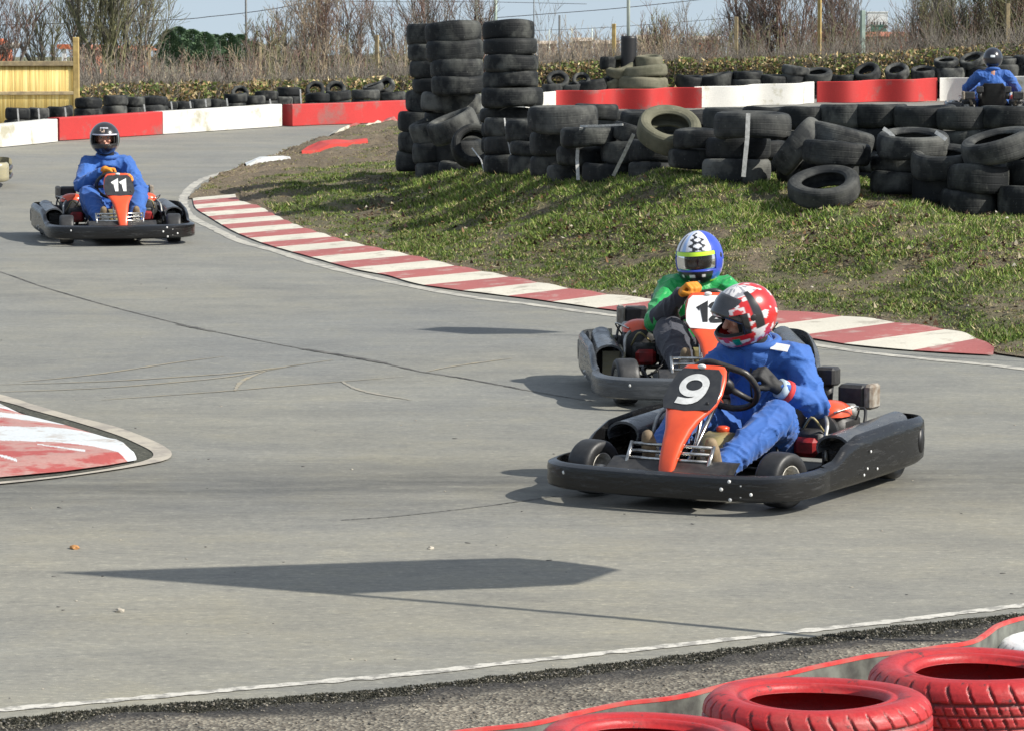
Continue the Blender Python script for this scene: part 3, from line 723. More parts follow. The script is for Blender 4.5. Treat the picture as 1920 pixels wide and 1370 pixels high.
def tyre(c, dia, h, label, mat='tyre', pitch=0, roll=0, group=None, me=None):
    me = me or TV[mat][tcount[0] % 5]; tcount[0] += 1
    o = link('tyre', me); o.location = c; o.scale = (dia, dia, h/.31)
    r = rng
    o.rotation_euler = (R(pitch)+R(r.uniform(-1.5, 1.5)), R(roll)+R(r.uniform(-1.5, 1.5)), 0)
    mz = Matrix.Rotation(r.uniform(0, 6.28), 4, 'Z')
    o.rotation_euler = (o.rotation_euler.to_matrix().to_4x4()@mz).to_euler()
    tag(o, label, 'tyre', group); return o
ORD = ['bottom', 'second', 'third', 'fourth', 'fifth', 'sixth', 'seventh', 'eighth']
WALL = 'black tyres of the tyre wall on the bank'
def wt(x0, x1, y0, y1, dY, label, mat='tyre', pitch=0, roll=0, hk=None):
    """wall tyre whose side shows between x0..x1, y0..y1 of the photograph, dY metres behind the row front"""
    cx, cy = (x0+x1)/2, (y0+y1)/2; Y = rowY(cx)+dY; s = F/Y; dia = (x1-x0)/s; h = (hk or (y1-y0))/s
    tyre(P(cx, cy, Y), dia, h, label, mat, pitch, roll, WALL)
# tall front column
T1 = 'tall left column facing the track'
for i, (a, b, c, d, rl) in enumerate([(796,903,41,81,-2),(800,906,77,117,-2.5),(806,908,112,149,-2),(808,911,143,178,-1),(788,903,175,212,1)]):
    wt(a, b, c, d, .4, ['topmost', 'second from top', 'third from top', 'fourth from top', 'fifth from top, jutting out left'][i]+' tyre of the '+T1, 'tyre' if i != 4 else 'tyre_grey', 0, rl)
wt(796, 904, 208, 242, .75, 'tyre behind the two leaning tyres under the tall left column')
wt(798, 906, 240, 272, .75, 'hidden lower tyre supporting the tall left column'); wt(798, 906, 270, 302, .75, 'lowest hidden tyre supporting the tall left column')
T2 = 'tall right column of tyres'
for i, (a, b, c, d) in enumerate([(905,1002,39,75),(906,1007,72,103),(907,1010,103,134),(906,1009,133,165),(903,1018,164,201),(900,1000,202,230)]):
    wt(a, b, c, d, .9, ['topmost tyre with white scratches', 'second tyre from top', 'third tyre from top', 'fourth tyre from top', 'wide fifth tyre from top', 'half hidden sixth tyre from top'][i]+' of the '+T2, 'tyre')
for i, (c, d) in enumerate([(229,258),(258,287),(287,315)]): wt(902, 1004, c, d, 1.3, ORD[2-i]+' tyre at the hidden foot of the tall right column')
T0 = 'shaded column left of the tall ones'
for i, (a, b, c, d) in enumerate([(763,862,45,84),(764,864,83,115),(768,866,114,147),(772,870,146,174),(760,858,171,212),(744,842,210,248),(746,842,246,286),(741,836,284,322)]):
    wt(a, b, c, d, 1.0 if i < 5 else .6, ['topmost', 'second', 'third', 'fourth', 'fifth', 'sixth, stepped out left', 'seventh', 'lowest'][i]+' tyre of the '+T0)
wt(768, 868, 216, 262, -.05, 'tyre leaning left against the foot of the tall left column', 'tyre_grey', 8, -20, 40)
wt(802, 898, 216, 258, -.45, 'scuffed grey tyre leaning on another beneath the tall left column', 'tyre_grey', 8, -22, 42)
wt(774, 872, 267, 305, .0, 'middle tyre of the short stack at the left end of the wall'); wt(779, 876, 303, 340, .0, 'bottom tyre of the short stack at the left end of the wall')
wt(812, 905, 262, 305, .5, 'tyre wedged low behind the standing tyre'); wt(822, 915, 304, 340, .4, 'bottom tyre left of the standing tyre')
wt(846, 930, 222, 326, .0, 'tyre standing almost on edge in the gap of the wall', 'tyre', 66, 22, 36)
for i, (a, b, c, d) in enumerate([(905,1000,222,256),(907,1000,255,291),(906,1002,290,327)]): wt(a, b, c, d, .25, ['upper', 'middle', 'bottom'][i]+' tyre of the narrow stack right of the standing tyre')
for i, (a, b, c, d) in enumerate([(948,1046,226,266),(955,1050,265,292),(953,1050,290,330)]): wt(a, b, c, d, .45, ['upper', 'middle', 'bottom'][i]+' tyre of the stack behind the mottled tyre')
wt(990, 1120, 199, 247, .0, 'large tyre mottled with pale splashes topping the middle of the wall', 'tyre_grey')
wt(1075, 1160, 196, 225, 1.4, 'tyre just behind the mottled tyre')
wt(992, 1094, 246, 291, .1, 'tyre directly beneath the mottled tyre'); wt(992, 1094, 290, 333, .15, 'tyre second beneath the mottled tyre')
wt(1050, 1168, 239, 275, -.15, 'tyre bound by a white strap beside the mottled tyre'); wt(1042, 1140, 274, 310, -.15, 'middle tyre of the strapped stack beside the mottled tyre'); wt(1025, 1120, 309, 345, -.1, 'bottom tyre of the strapped stack beside the mottled tyre')
wt(1126, 1218, 265, 305, .2, 'tyre under the slanting white strap'); wt(1092, 1195, 306, 342, .0, 'bottom tyre under the slanting white strap'); wt(1146, 1230, 236, 270, .35, 'tyre at the upper end of the slanting white strap', 'tyre', 0, 14)
wt(1193, 1316, 226, 264, -.1, 'big khaki tyre tipped forward with its open hole showing', 'tyre_pale', 32, 8, 42)
wt(1178, 1285, 262, 304, .3, 'tyre beneath the khaki tipped tyre'); wt(1178, 1285, 303, 336, .2, 'bottom tyre beneath the khaki tipped tyre')
wt(1262, 1366, 243, 279, -.1, 'upper tyre of the stack right of the khaki tipped tyre'); wt(1251, 1352, 278, 315, -.1, 'lower tyre of the stack right of the khaki tipped tyre')
wt(1337, 1484, 211, 259, -.25, 'widest tyre of the wall with a white strap across it', 'tyre_grey'); wt(1323, 1446, 257, 299, .0, 'second tyre beneath the widest strapped tyre'); wt(1316, 1446, 297, 343, -.1, 'bottom tyre beneath the widest strapped tyre', 'tyre_grey')
wt(1380, 1472, 264, 300, .35, 'tyre filling in behind the strapped stack')
wt(1440, 1560, 226, 326, .05, 'big tyre leaning on its tread between two stacks', 'tyre_grey', -14, -50, 44)
wt(1511, 1640, 238, 278, .15, 'tyre sloping down to the right on top of its neighbour', 'tyre_grey', 0, 13, 40)
wt(1504, 1632, 261, 313, -.25, 'wide tyre under the sloping tyre', 'tyre', 0, 5, 44); wt(1500, 1610, 300, 345, .3, 'tyre hidden behind the lying front tyre'); wt(1455, 1560, 292, 345, .75, 'bottom tyre behind the leaning big tyre')
wt(1478, 1612, 332, 372, -.75, 'tyre lying in front of the wall on the grass, hole showing', 'tyre_grey', 20, -9, 40)
wt(1644, 1781, 246, 296, -.1, 'strapped tyre with open hole on top of the right stack', 'tyre_grey', 9, 0, 44); wt(1632, 1752, 290, 323, .1, 'middle tyre beneath the strapped open tyre'); wt(1631, 1752, 321, 363, .0, 'bottom tyre beneath the strapped open tyre')
wt(1709, 1834, 276, 334, -.2, 'dusty tyre with open hole right of the strapped open tyre', 'tyre_grey', 12, -3, 48); wt(1711, 1820, 330, 384, -.1, 'bottom tyre beneath the dusty open tyre')
wt(1776, 1892, 308, 360, -.35, 'tyre in the middle of the rightmost front stack'); wt(1762, 1872, 355, 404, -.35, 'bottom tyre of the rightmost front stack')
wt(1800, 1940, 250, 300, -.3, 'dusty tyre tilted up to the right on the rightmost stack', 'tyre_grey', 6, -15, 44)
wt(1888, 2000, 297, 350, -.1, 'middle tyre of the stack cut by the right edge'); wt(1868, 1985, 347, 405, -.35, 'bottom tyre of the stack cut by the right edge'); wt(1905, 2030, 250, 300, .0, 'upper tyre of the stack cut by the right edge', 'tyre', 0, -8)
# back row: stacks two deep
for k, (x, t, w) in enumerate([(1160,203,98),(1220,204,110),(1282,203,108),(1375,199,120),(1445,197,112),(1512,197,108),(1590,192,110),(1652,192,108),(1734,195,118),(1812,198,112),(1893,196,122),(1985,196,120)]):
    Y = rowY(x)+2.6; s = F/Y
    for j in range(4):
        hh = 42; y0 = t+4+j*hh
        tyre(P(x+rng.uniform(-3, 3), y0+hh/2, Y), w/s, hh/s, '%s tyre of the %s back-row stack from the mottled tyre' % (['top', 'second', 'third', 'lowest'][j], ['first', 'second', 'third', 'fourth', 'fifth', 'sixth', 'seventh', 'eighth', 'ninth', 'tenth', 'eleventh', 'twelfth'][k]), 'tyre' if (k+j) % 3 else 'tyre_grey', 0, 0, WALL)
# straps
def strap(pts, label, w=.03, d=-.42, dYs=None, group='white straps round the tyres'):
    mb = MB(); W = []
    for i, (x, y) in enumerate(pts):
        Y = (dYs[i] if dYs else rowY(x)+d); W.append(P(x, y, Y))
    n = len(W); vs = []
    for i, p in enumerate(W):
        t = (W[min(i+1, n-1)]-W[max(i-1, 0)]).normalized(); s = t.cross(Vector((0, -1, 0)))
        if s.length < .2: s = Vector((1, 0, 0))
        s.normalize(); nrm = s.cross(t).normalized()*.0025
        for q in (-1, 1):
            for e in (-1, 1): vs.append(p+s*q*w/2+nrm*e)
    fs = []
    for i in range(n-1):
        a, b = i*4, i*4+4
        for u, v in ((0, 1), (1, 3), (3, 2), (2, 0)): fs.append((a+u, a+v, b+v, b+u))
    fs += [(0, 1, 3, 2), (n*4-4, n*4-2, n*4-1, n*4-3)]
    mb.add(vs, fs, 0, False); tag(mb.build('strap', MT['strap']), label, 'strap', group)
strap([(1403,213),(1401,260),(1397,300),(1394,332)], 'vertical white strap over the widest tyre', .035, -.72)
strap([(1090,240),(1084,268),(1082,300),(1084,338)], 'white strap down the stack beside the mottled tyre', .03, -.6)
strap([(1188,252),(1170,290),(1150,330)], 'white strap slanting down across the wall under the khaki tyre', .03, -.5)
strap([(1088,237),(1130,236),(1168,234)], 'thin white strap lying over the top of the strapped stack', .018, -.5)
strap([(946,222),(950,255),(958,290)], 'thin grey strap down the narrow stack', .014, -.4)
strap([(885,278),(902,300),(908,322)], 'thin loose strap by the standing tyre', .012, -.5)
strap([(1656,241),(1668,249),(1676,258)], 'short white strap over the left rim of the open tyre', .03, -.33)
strap([(1754,248),(1764,254),(1774,262)], 'short white strap over the right rim of the open tyre', .03, -.33)

# ------------------------------------------------------------ red tyres in the foreground
def near_tyre(cx, ytop, W, Y, h, kind, mat, label, n=3):
    s = F/Y; dia = W/s; dep = .175; cy = ytop+W/2*dep
    top = P(cx, cy, Y); gz = base_z(top.x, top.y); me = None
    for j in range(n):
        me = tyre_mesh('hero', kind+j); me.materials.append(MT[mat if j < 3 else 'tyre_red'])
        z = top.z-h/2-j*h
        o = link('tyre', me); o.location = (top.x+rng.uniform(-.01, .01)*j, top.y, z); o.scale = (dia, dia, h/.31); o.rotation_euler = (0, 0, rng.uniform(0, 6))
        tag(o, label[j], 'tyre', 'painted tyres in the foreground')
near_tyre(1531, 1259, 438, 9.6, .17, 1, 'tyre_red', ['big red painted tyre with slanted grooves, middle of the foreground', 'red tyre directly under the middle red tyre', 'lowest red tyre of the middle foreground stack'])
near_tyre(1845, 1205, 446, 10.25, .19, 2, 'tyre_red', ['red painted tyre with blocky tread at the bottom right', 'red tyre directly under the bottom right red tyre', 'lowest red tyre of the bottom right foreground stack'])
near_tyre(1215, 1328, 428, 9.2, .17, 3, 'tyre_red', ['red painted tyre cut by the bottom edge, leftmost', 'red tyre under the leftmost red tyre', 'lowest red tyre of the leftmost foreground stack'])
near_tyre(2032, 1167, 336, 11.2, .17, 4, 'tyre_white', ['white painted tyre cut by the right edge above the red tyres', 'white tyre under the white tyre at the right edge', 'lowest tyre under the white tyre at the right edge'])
def belt():
    pts = resample([G(x, y, .40) for x, y in [(700,1392),(860,1367),(998,1351),(1136,1320),(1274,1301),(1384,1274),(1478,1257),(1578,1235),(1666,1221),(1760,1209),(1830,1196),(1872,1168),(1960,1146),(2100,1130)]], 80)
    root = empty('belt_barrier', conform(pts[40], 0)); o0 = Vector(root.location)
    tag(root, 'low rubber belt with red top edge running round the red tyres', 'belt')
    for nm, z0, z1, m, th in (('belt', .01, .388, 'belt', .006), ('top_edge', .389, .399, 'belt_red', .0075)):
        mb = MB(); vs = []
        for i, p in enumerate(pts):
            t = (pts[min(i+1, 79)]-pts[max(i-1, 0)]); t.z = 0; t.normalize(); s = Vector((-t.y, t.x, 0)); w = .012*nz(i*.2, 5)
            b = base_z(p.x, p.y); q = Vector((p.x, p.y, 0))+s*w
            vs += [Vector((*(q+s*th).xy, b+z0))-o0, Vector((*(q+s*th).xy, b+z1))-o0, Vector((*(q-s*th).xy, b+z1))-o0, Vector((*(q-s*th).xy, b+z0))-o0]
        fs = []
        for i in range(79):
            for a in range(4): fs.append((i*4+a, i*4+(a+1) % 4, i*4+4+(a+1) % 4, i*4+4+a))
        mb.add(vs, fs, 0, False); mb.build(nm, MT[m], root)
belt()

# ------------------------------------------------------------ barriers
def barrier(x0, t0, b0, x1, t1, b1, mat, label, wave=0, per=1.0, thick=.22, n=40, ph=0):
    A, B = G(x0, b0), G(x1, b1); L = (B-A).length; t = (B-A).normalized(); s = Vector((-t.y, t.x, 0))
    mb = MB(); vs = []
    for i in range(n+1):
        u = i/n; p = A.lerp(B, u); off = wave*math.sin(2*math.pi*(u*per+ph))
        if thick > .1: off += .04*(abs(2*u-1)**8)
        p = p+s*off; sc = F/p.y; h = (lerp(b0, b1, u)-lerp(t0, t1, u))/sc; z = base_z(p.x, p.y)+.01
        back = p+s*thick; e = .012
        vs += [(p.x, p.y, z), (p.x, p.y, z+h-e), (p.x+s.x*e, p.y+s.y*e, z+h), (back.x-s.x*e, back.y-s.y*e, z+h), (back.x, back.y, z+h-e), (back.x, back.y, z)]
    fs = []
    for i in range(n):
        for a in range(6): fs.append((i*6+a, i*6+6+a, i*6+6+(a+1) % 6, i*6+(a+1) % 6))
    fs += [(0, 1, 2, 3, 4, 5), tuple(n*6+a for a in (5, 4, 3, 2, 1, 0))]
    mb.add(vs, fs, 0, True); tag(mb.build('barrier', MT[mat], autos=35), label, 'barrier', 'red and white barriers round the track')
barrier(-260, 262, 303, 113, 225, 267, 'bar_white', 'white barrier cut by the left edge under the cane fence')
barrier(116, 223, 265, 309, 211, 253, 'bar_red', 'scuffed red barrier behind the driver in kart eleven')
barrier(310, 211, 253, 533, 197, 238, 'bar_white', 'long white barrier in the middle left, rounded right end')
barrier(534, 204, 236, 551, 202, 235, 'bar_red', 'narrow recessed red barrier in the gap', thick=.1, n=8)
barrier(552, 198, 238, 800, 189, 227, 'bar_red', 'glossy red barrier left of the tall tyre columns', .06, 1.6)
barrier(985, 178, 212, 1049, 172, 208, 'bar_white', 'short white barrier peeping out right of the tall columns', 0, 1, .03)
barrier(1050, 172, 209, 1308, 165, 204, 'bar_red', 'wavy red barrier behind the khaki tipped tyre', .16, 2.5, .03, 60, .2)
barrier(1309, 165, 204, 1537, 155, 195, 'bar_white', 'wavy white barrier behind the widest strapped tyre', .14, 2.2, .03, 60, .1)
barrier(1538, 155, 194, 1763, 148, 191, 'bar_red', 'wavy red barrier in front of the open-holed tyres', .14, 2.0, .03, 60, .3)
barrier(1764, 148, 191, 2080, 141, 190, 'bar_white', 'wavy white barrier behind the far driver', .12, 2.6, .03, 60, .15)

# ------------------------------------------------------------ tyres behind the barriers
BL = 'tyres behind the left barriers'; BR = 'tyres behind the right barriers'
def bt(cx, y0, y1, w, Y, label, g, mat='tyre', pitch=0, roll=0, hk=None):
    s = F/Y; tyre(P(cx, (y0+y1)/2, Y), w/s, (hk or (y1-y0))/s, label, mat, pitch, roll, g)
def gY(px):  return interp(px, [0, 113, 310, 533, 760], [51.3, 52.3, 54.6, 57.2, 59.2])
left = [(32,203,2,47,21),(72,203,2,40,20),(114,200,2,50,21),(165,184,3,53,19),(216,179,3,46,19),(250,182,3,44,18),(289,181,1,53,17),(282,198,1,50,19),(312,190,1,44,14),(343,191,2,42,17),(376,186,2,42,17),(407,187,2,42,17),(440,176,2,44,17),(474,180,2,42,17),(500,171,2,44,17),(543,164,2,44,17),(530,181,2,42,17),
        (594,175,2,46,17),(636,171,2,48,18),(686,169,2,54,18),(738,173,2,48,18)]
nm = ['first','second','third','fourth','fifth','sixth','seventh','eighth','ninth','tenth','eleventh','twelfth','thirteenth','fourteenth','fifteenth','sixteenth','seventeenth','eighteenth','nineteenth','twentieth','twenty-first']
for k, (x, t, n_, w, h) in enumerate(left):
    for j in range(n_+1):
        bt(x+rng.uniform(-2, 2), t+j*h, t+j*h+h, w, gY(x)+.6, '%s tyre of the %s stack from the left behind the left barriers' % (['top', 'second', 'third', 'lowest'][j], nm[k]), BL, ['tyre', 'tyre_grey', 'tyre'][k % 3], 0, rng.uniform(-4, 4) if j == 0 else 0)
for x, y, w, p, rl, l in [(591,170,36,62,8,'left one of two tyres propped up like arches behind the red barrier'),(630,170,38,58,-6,'right one of two tyres propped up like arches behind the red barrier'),(722,163,38,40,-30,'tyre propped up beside the tall shaded column'),(450,177,34,50,10,'tyre tipped up in the hedge behind the long white barrier'),(700,166,40,10,-14,'tyre sloping against the propped tyre beside the shaded column')]:
    bt(x, y-8, y+8, w, gY(x)+1.0, l, BL, 'tyre_grey', p, rl, 14)
Yr = 68.0
right = [(1046,141,160,42,50,0,'tyre_grey','arched tyre nearest the tall right column'),(1090,142,160,34,48,0,'tyre_grey','second arched tyre near the tall right column'),(1038,158,180,44,0,0,'tyre_grey','tyre below the first arched tyre'),(1076,156,178,46,8,-8,'tyre_grey','tyre below the second arched tyre'),(1112,150,176,60,0,-6,'tyre','dark tyre left of the khaki cluster'),
 (1163,110,142,58,26,-14,'tyre_pale','khaki tyre with open hole at the foot of the black sleeve'),(1216,105,127,54,4,-3,'tyre_pale','khaki tyre right of the black sleeve'),(1206,124,146,92,0,-4,'tyre_pale','wide khaki tyre in the middle of the cluster under the pole'),(1204,144,168,96,0,2,'tyre_pale','lowest wide khaki tyre of the cluster under the pole'),(1148,138,168,40,20,-30,'tyre_pale','khaki tyre leaning at the left of the pole cluster'),(1140,107,130,30,0,0,'tyre','dark tyre behind the khaki cluster'),
 (1294,142,166,56,2,4,'tyre','first flat tyre right of the khaki cluster'),(1345,139,166,64,3,-8,'tyre','second flat tyre right of the khaki cluster'),(1402,134,150,58,2,0,'tyre','third flat tyre right of the khaki cluster, upper of two'),(1400,149,166,64,0,0,'tyre_grey','tyre under the third flat tyre'),(1450,141,163,58,4,2,'tyre','fourth flat tyre right of the khaki cluster'),
 (1492,124,141,52,0,8,'tyre_grey','thin tyre sloping right on top behind the white barrier'),(1488,139,158,46,0,0,'tyre_grey','tyre beneath the thin sloping tyre'),(1532,128,156,58,16,-6,'tyre_grey','open-holed tyre at the red and white barrier joint'),(1580,141,156,44,0,0,'tyre','low tyre between two open-holed tyres'),(1626,122,154,50,28,-22,'tyre_grey','open-holed tyre tilted left, first above the red barrier'),(1682,121,153,46,30,-16,'tyre_grey','open-holed tyre tilted left, second above the red barrier'),
 (1732,123,152,50,14,-4,'tyre_grey','open-holed tyre, third above the red barrier'),(1774,107,128,48,14,-5,'tyre_grey','open-holed tyre on top of another left of the black helmet'),(1782,126,150,58,2,0,'tyre_grey','tyre beneath the open-holed tyre left of the black helmet'),(1824,102,126,50,24,-16,'tyre_grey','open-holed tyre partly behind the black helmet'),(1835,125,150,52,0,0,'tyre','tyre just behind the black helmet'),(1886,108,124,46,8,0,'tyre_grey','tyre on top right of the black helmet'),(1884,122,148,60,0,0,'tyre_grey','tyre behind the right shoulder of the far driver'),(1926,105,122,50,4,0,'tyre','tyre on top cut by the right edge'),(1935,120,148,60,0,0,'tyre','lower tyre cut by the right edge behind the white barrier')]
for cx, y0, y1, w, p, rl, m, l in right:
    bt(cx, y0, y1, w, Yr, l, BR, m, p, rl, (y1-y0)*(.62 if p > 10 else 1))
    if y1 > 140:
        for q in range(3): bt(cx+rng.uniform(-3, 3), y1+q*20, y1+q*20+20, max(w*.9, 50), Yr+.1, ('tyre %s under the ' % ['one', 'two', 'three'][q])+l, BR, 'tyre')
for i, (x, y0, y1) in enumerate([(33,204,229),(72,204,226),(122,202,221),(270,196,210),(321,191,206),(356,190,203),(385,186,201),(425,185,199),(506,186,197),(563,168,196)]):
    strap([(x, y0), (x+1, (y0+y1)/2), (x+2, y1)], '%s pale strap from the left behind the left barriers' % nm[i], .022, 0, [gY(x)+.2]*3)
# ============================================================ background
def gzf(x, y): return far_z(x, y)
def twig(mb, r, p, d, L, rad, lev, mi, gn=3, curl=.25, fork=(2, 3), up=.12, ratio=.62):
    k = 4 if lev else 3; pts = [p.copy()]; q = p.copy(); dd = d.copy()
    for i in range(k):
        dd = (dd+Vector((r.gauss(0, curl), r.gauss(0, curl), r.gauss(0, curl*.6)+up))*.45).normalized(); q = q+dd*L/k; pts.append(q.copy())
    mb.tube(pts, [lerp(rad, rad*.55, i/k) for i in range(k+1)], gn, mi, False)
    if lev > 0:
        for _ in range(r.randint(*fork)+(1 if lev > 1 else 0)):
            i = r.randint(1, k); a = pts[i]
            nd = (dd+rand_unit(r)*.75+Vector((0, 0, .25))).normalized()
            twig(mb, r, a, nd, L*r.uniform(ratio-.12, ratio+.12), max(rad*.58, .0045), lev-1, mi, gn, curl, fork, up, ratio)
def bare_tree(px, Y, topy, spread, stems, mats, label, name='bare_tree', lev=4, rad=.035, seed=0, lean=.25, group='leafless trees behind the hedge', leaf=None, basepy=None):
    r = random.Random(seed or int(px*13+Y)); b = P(px, 100, Y); gz = gzf(b.x, b.y); top = P(px, topy, Y).z; H = top-gz; root = empty(name, (b.x, b.y, gz)); tag(root, label, 'tree', group)
    mb = MB(); cr = MB(); S = spread/(F/Y)
    for s in range(stems*2):
        x0 = r.uniform(-.25, .25)*S*.5; d = Vector((x0/S*2*lean*2+r.gauss(0, lean*.5), r.gauss(0, lean*.4), 1)).normalized()
        k = 5; pts = [Vector((x0, r.uniform(-.2, .2), 0))]; q = pts[0].copy(); dd = d.copy(); Ls = H*r.uniform(.5, .85)
        for i in range(k):
            dd = (dd+Vector((r.gauss(0, .10), r.gauss(0, .08), .08))).normalized(); q = q+dd*Ls/k; pts.append(q.copy())
        rr = rad*r.choice((.35, .45, .5, .7, .9)); mb.tube(pts, [lerp(rr, rr*.4, i/k) for i in range(k+1)], 6, 0, False)
        for i in range(2, k+1):
            for _ in range(2 if i < k else 3):
                nd = (dd+rand_unit(r)*.55+Vector((0, 0, .4))).normalized()
                twig(cr, r, pts[i], nd, H*r.uniform(.14, .30), rr*.40, lev-2, r.randint(0, len(mats)-1))
    if leaf:
        for _ in range(leaf):
            i = r.randrange(len(cr.v)); p = Vector(cr.v[i]); n = rand_unit(r)*.03; m = rand_unit(r)*.025; cr.add([p, p+n, p+n+m, p+m], [(0, 1, 2, 3)], len(mats), False)
    mb.build('trunk', MT[mats[0]], root); cr.build('crown', [MT[m] for m in mats]+[MT['leafdark']], root)
MT['leafdark'] = simple('dried_seed_heads', (.05, .055, .03), (.10, .07, .04), 9, .9)
MT['scrub'] = simple('scrub_leaves', (.09, .125, .06), (.05, .07, .035), 3, .9, rand=.5); MT['scrub2'] = simple('scrub_twigs', (.19, .14, .10), (.10, .075, .055), 3, .9)
MT['needles'] = simple('conifer_foliage', (.12, .19, .10), (.06, .11, .06), 2.5, .9, rand=.4)
G_, O_, R_, L_ = 'bark_grey', 'bark_olive', 'bark_red', 'bark_pale'
bare_tree(2, 66, -30, 120, 5, [G_, R_], 'bare tree at the left edge behind the cane fence', lev=4)
bare_tree(85, 68, 4, 90, 4, [G_, O_], 'small grey bare tree left of the thick olive tree', lev=4)
bare_tree(150, 67, -70, 110, 6, [G_, O_], 'tall grey bare tree just right of the fence post', lev=4, rad=.04)
bare_tree(205, 66, -110, 110, 7, [O_, G_], 'thick olive-green multi-stemmed bare tree', lev=4, rad=.06)
bare_tree(258, 68, -60, 110, 6, [G_, O_], 'tall grey bare tree right of the olive tree', lev=4, rad=.04)
bare_tree(560, 74, 6, 120, 5, [G_, L_], 'pinkish bare tree with seed heads, left of the pale tall tree', lev=4, leaf=50)
bare_tree(602, 76, -40, 110, 6, [L_, R_], 'pale tall bare tree in the middle of the left background', lev=4, rad=.04)
bare_tree(655, 74, 0, 130, 5, [G_, R_], 'bare tree leaning right of the pale tall tree', lev=4, leaf=60)
bare_tree(500, 73, 48, 100, 5, [O_, R_], 'low bare shrub with dark seed heads by the thin dark pole', lev=4, leaf=160)
bare_tree(745, 80, -10, 110, 4, [G_, R_], 'thin bare tree just left of the tall tyre columns', lev=4)
bare_tree(812, 84, -50, 130, 6, [G_, R_], 'thin bare tree directly above the tall tyre columns', lev=4)
bare_tree(905, 86, -20, 100, 4, [R_, G_], 'faint bare tree between the two lamp poles', lev=4)
bare_tree(1012, 80, -10, 40, 1, [G_], 'single thin bare sapling right of the tall columns', lev=3, rad=.02)
bare_tree(1238, 80, 42, 80, 6, [O_, R_], 'round bare shrub right of the white lamp pole', lev=4)
bare_tree(1292, 82, 5, 60, 2, [G_], 'forked bare sapling standing against the sky', lev=3, rad=.025)
bare_tree(1412, 78, -40, 130, 6, [G_, R_], 'bare tree right of the second fence post', lev=4, rad=.04)
bare_tree(1475, 77, -60, 130, 7, [R_, G_], 'reddish bare tree in the right middle', lev=4, rad=.04)
bare_tree(1555, 79, -50, 130, 6, [G_, R_], 'bare tree behind the yellow fence post', lev=4, rad=.04)
bare_tree(1588, 82, -20, 70, 4, [R_, G_], 'bare tree left of the green fence post', lev=4)
bare_tree(1722, 78, -40, 110, 6, [G_, O_], 'bare tree right of the white building', lev=4, rad=.045)
bare_tree(1765, 80, -40, 130, 6, [O_, G_], 'olive bare tree left of the dense thicket corner', lev=4)
bare_tree(1825, 76, -30, 130, 9, [O_, G_], 'dense olive bare tree above the far driver', lev=4, rad=.04)
bare_tree(1885, 75, -60, 130, 9, [O_, R_], 'dense olive bare tree beside the last fence post', lev=4, rad=.04)
bare_tree(1935, 77, -50, 130, 8, [O_, G_], 'dense bare tree cut by the right edge', lev=4, rad=.04)
# brushwood: countless stems
def brush(name, x0, x1, Y0, Y1, top, n, mats, label, seed, wob=.3):
    r = random.Random(seed); mb = MB()
    for _ in range(n):
        px = r.uniform(x0, x1); Y = r.uniform(Y0, Y1); b = P(px, 100, Y); g = gzf(b.x, b.y); H = (P(px, interp(px, *top)+r.gauss(4, 9)-16*nz(px*.035, seed)-10*nz(px*.12, seed), Y).z-g)
        if H < .2: continue
        p = Vector((b.x, b.y, g)); d = Vector((r.gauss(0, .16), r.gauss(0, .1), 1)).normalized(); pts = [p]
        for i in range(5): d = (d+Vector((r.gauss(0, wob*.5), 0, .12))).normalized(); pts.append(pts[-1]+d*H/5)
        mi = r.randrange(len(mats)); ra = r.choice((.006, .007, .009, .014)); mb.tube(pts, [lerp(ra, .0045, i/5) for i in range(6)], 3, mi, False)
        for i in range(1, 6):
            for _ in range(r.choice((0, 1, 2, 2))):
                twig(mb, r, pts[i], (d+rand_unit(r)*.9).normalized(), H*r.uniform(.10, .28), .005, 1 if r.random() < .5 else 0, mi, 3, .3, (1, 2))
    o = mb.build(name, [MT[m] for m in mats]); tag(o, label, 'brushwood', None, 'stuff')
brush('brushwood', 130, 480, 62, 73, ([130, 260, 330, 480], [96, 104, 116, 116]), 330, [L_, G_, R_, G_], 'tangled pale and brown leafless brushwood behind the left hedge', 21)
brush('brushwood', 440, 790, 66, 78, ([440, 520, 640, 700, 790], [100, 84, 80, 90, 92]), 330, [O_, R_, G_, L_], 'brown leafless brushwood between the thin dark pole and the tall columns', 22)
brush('brushwood', 990, 1290, 74, 84, ([990, 1230, 1290], [86, 78, 68]), 520, [L_, R_, G_, L_], 'sparse pale upright stems right of the tall columns', 23)
brush('brushwood', 1250, 1960, 74, 86, ([1250, 1400, 1500, 1600, 1620, 1670, 1700, 1800, 1960], [72, 62, 58, 56, 66, 66, 50, 30, 15]), 1200, [R_, G_, R_, O_], 'dense reddish brown leafless brushwood along the right background', 24)
